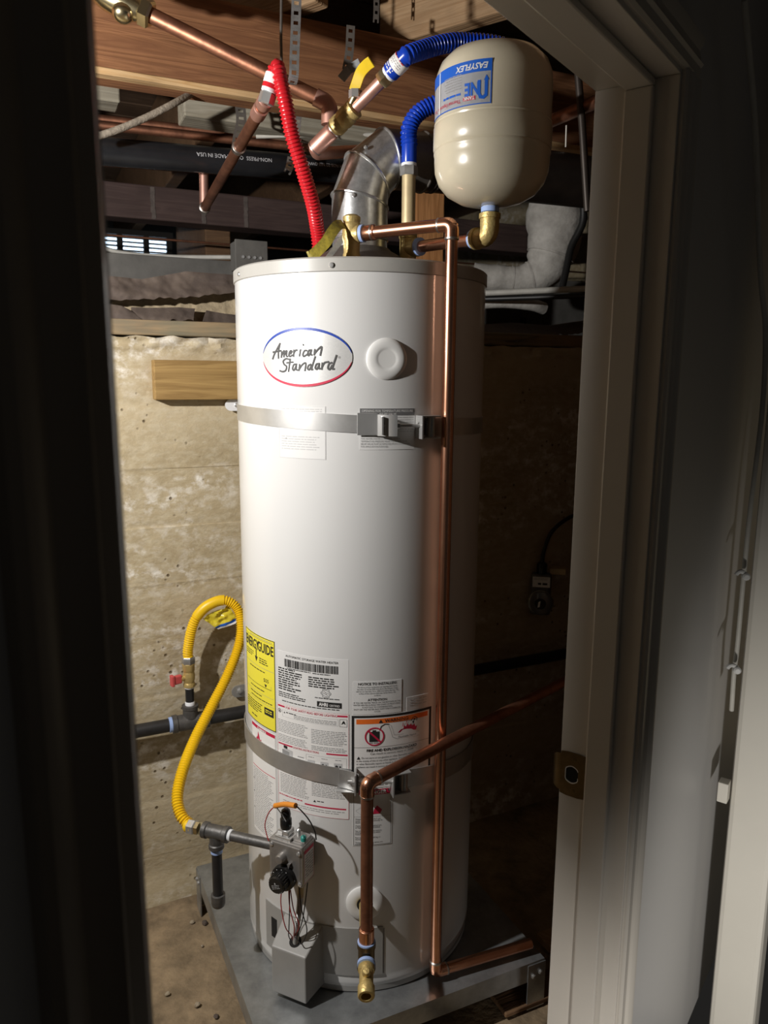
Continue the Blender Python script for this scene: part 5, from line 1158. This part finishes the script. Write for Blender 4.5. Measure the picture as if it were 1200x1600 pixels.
# ================================================================== drain tee and riser
dx_, dy_ = -.0255, 1.240
so = hp(dz_a, R-.01, DZ); dt = V((dx_, dy_, DZ-.004))
t = thing('drain_riser', 'copper riser from the heater drain with brass faucet, bending right', 'pipe', V((dx_, dy_, -1.09)))
MB().cyl(so, dt, .0115, 18).build('stub', 'brass', t)
MB().lathe([(.0115, -.028), (.0170, -.027), (.0170, -.018), (.0152, -.016), (.0152, .016), (.0170, .018), (.0170, .027), (.0115, .028)], dt, Z, 20).build('tee', 'brass_dark', t)
top = V((dx_, dy_, -.702)); dend = at(884, 1064, 1.66); dend2 = top+(dend-top)*1.25; dend2.z = dend.z+(dend.z-top.z)*.25
pipe_run(t, [dt+Z*.045, top, dend2], .0111, 'copper_old', el='copper', leg=.023)
MB().lathe([(.0111, 0), (.0140, .001), (.0140, .025), (.0111, .027)], dt+Z*.030, Z, 20).build('adapter', 'copper', t)
MB().lathe([(.0130, 0), (.0165, .001), (.0165, .006), (.0130, .007)], dt+Z*.024, Z, 20).build('thread_tape', 'tape_blue', t)
fd = V((.02, -1, -.16)).normalized()
MB().lathe([(.0135, 0), (.0165, .001), (.0165, .007), (.0120, .008)], dt+fd*.014, fd, 20).build('thread_tape', 'tape_blue', t)
fb_ = MB().lathe([(.0120, 0), (.0150, .004), (.0150, .012), (.0125, .015), (.0125, .040), (.0150, .043), (.0150, .060), (.0135, .062), (.0090, .062), (.0090, .050), (.0001, .049)], dt+fd*.020, fd, 20).build('faucet', 'brass', t)
MB().lathe([(.0075, 0), (.0075, .010), (.0055, .014), (.0001, .0145)], dt+fd*.048+Z*.010, Z*1-V((0, .5, 0)), 14).build('faucet_stem', 'brass', fb_)

# ================================================================== timer plugged in on the back wall, cord, odds and ends
p = at(845, 925, 2.28); tb_ = p
t = thing('plug_in_timer', 'plug-in timer with a round dial on the dark wall right of the heater', 'timer', p-Z*.075)
tn = V((-.20, -1, 0)).normalized(); tx_ = V((1, -.20, 0)).normalized()
MB().cbox(p-Z*.005, tx_, tn, Z, .060, .035, .130).build('housing', 'iron_fitting', t, smooth=False, bevel=.008)
MB().lathe([(.036, 0), (.038, .006), (.036, .014), (.030, .017), (.0001, .018)], p-Z*.028+tn*.017, tn, 36).build('dial', 'timer_clear', t)
MB().lathe([(.037, 0), (.039, .004), (.037, .008), (.0335, .006)], p-Z*.028+tn*.018, tn, 36).build('dial_rim', 'chrome', t)
MB().lathe([(.0001, .0195), (.016, .019), (.018, .016)], p-Z*.028+tn*.017, tn, 24).build('dial_hub', 'black_plastic', t)
MB().prism([p-Z*.022+tn*.038-tx_*.006, p-Z*.018+tn*.038, p-Z*.036+tn*.038-tx_*.002, p-Z*.038+tn*.038-tx_*.008], tn*.002).build('pointer', 'white_plastic', t, smooth=False)
lb = MB().cbox(p+Z*.036+tn*.018, tx_, tn, Z, .052, .0012, .032).build('label', 'label_white', t, smooth=False)
pr = Print(lambda s_, t_, lf: p+Z*(.036+t_)+tx_*s_+tn*(.0187+lf)); pr.greek('ink_grey', -.022, .020, .013, .004, .004, .35); pr.greek('ink', -.010, .018, -.002, -.010, .008, .8); pr.build(lb)
MB().lathe([(.014, 0), (.016, .004), (.016, .030), (.010, .036)], p+Z*.058, Z, 16).build('plug', 'black_plastic', t)
MB().tube(spline([p+Z*.09, p+Z*.13+V((.004, 0, 0)), p+V((.03, .02, .185)), p+V((.09, .05, .225)), p+V((.17, .09, .24))], 8), .0060, 10).build('cord', 'cable_black', t)
MB().cbox(p+V((.055, .03, .062)), tx_, tn, Z, .05, .05, .018).build('outlet_bracket', 'nipple_tan', t, smooth=False, bevel=.002)
MB().obox(onz(858, 1490, FL+.012), U*.30, W_*.05, Z*.02).build('wood_offcut', 'tan_joist', label='pale wood offcut on the floor right of the stand', cat='wood', smooth=False, bevel=.002)
MB().obox(onz(790, 1592, FL+.004), U*.40, W_*.07, Z*.012).build('floor_board', 'joist_brown', label='rough board on the floor in front of the stand leg', cat='board', smooth=False, bevel=.003)
for px, py, r_, m_, lab in ((320, 1442, .0075, 'felt', 'dark brown pebble on the floor beside the stand corner'), (300, 1441, .0070, 'stone', 'pale flat chip on the floor beside the dark pebble'),
        (262, 1553, .0060, 'stone', 'small grey-brown pebble near the left door jamb'), (308, 1570, .0070, 'stone', 'rounded tan pebble low on the floor, left of the stand'), (316, 1478, .0035, 'stone', 'tiny pebble on the floor halfway along the stand edge'), (338, 1588, .0060, 'felt', 'brown pebble at the bottom edge beside the stand')):
    p = onz(px, py, FL+.002); b = MB(); b.lathe([(.0001, -.5*r_), (.8*r_, -.35*r_), (r_, .1*r_), (.6*r_, .55*r_), (.0001, .65*r_)], p, (random.uniform(-.3, .3), random.uniform(-.3, .3), 1), 9)
    for i in range(len(b.v)): b.v[i] = b.v[i]+V((noise.noise(b.v[i]*300), noise.noise(b.v[i]*310+V((5, 0, 0))), 0))*r_*.3
    b.build('pebble', m_, label=lab, cat='pebble', group='pebbles on the closet floor', smooth=False)
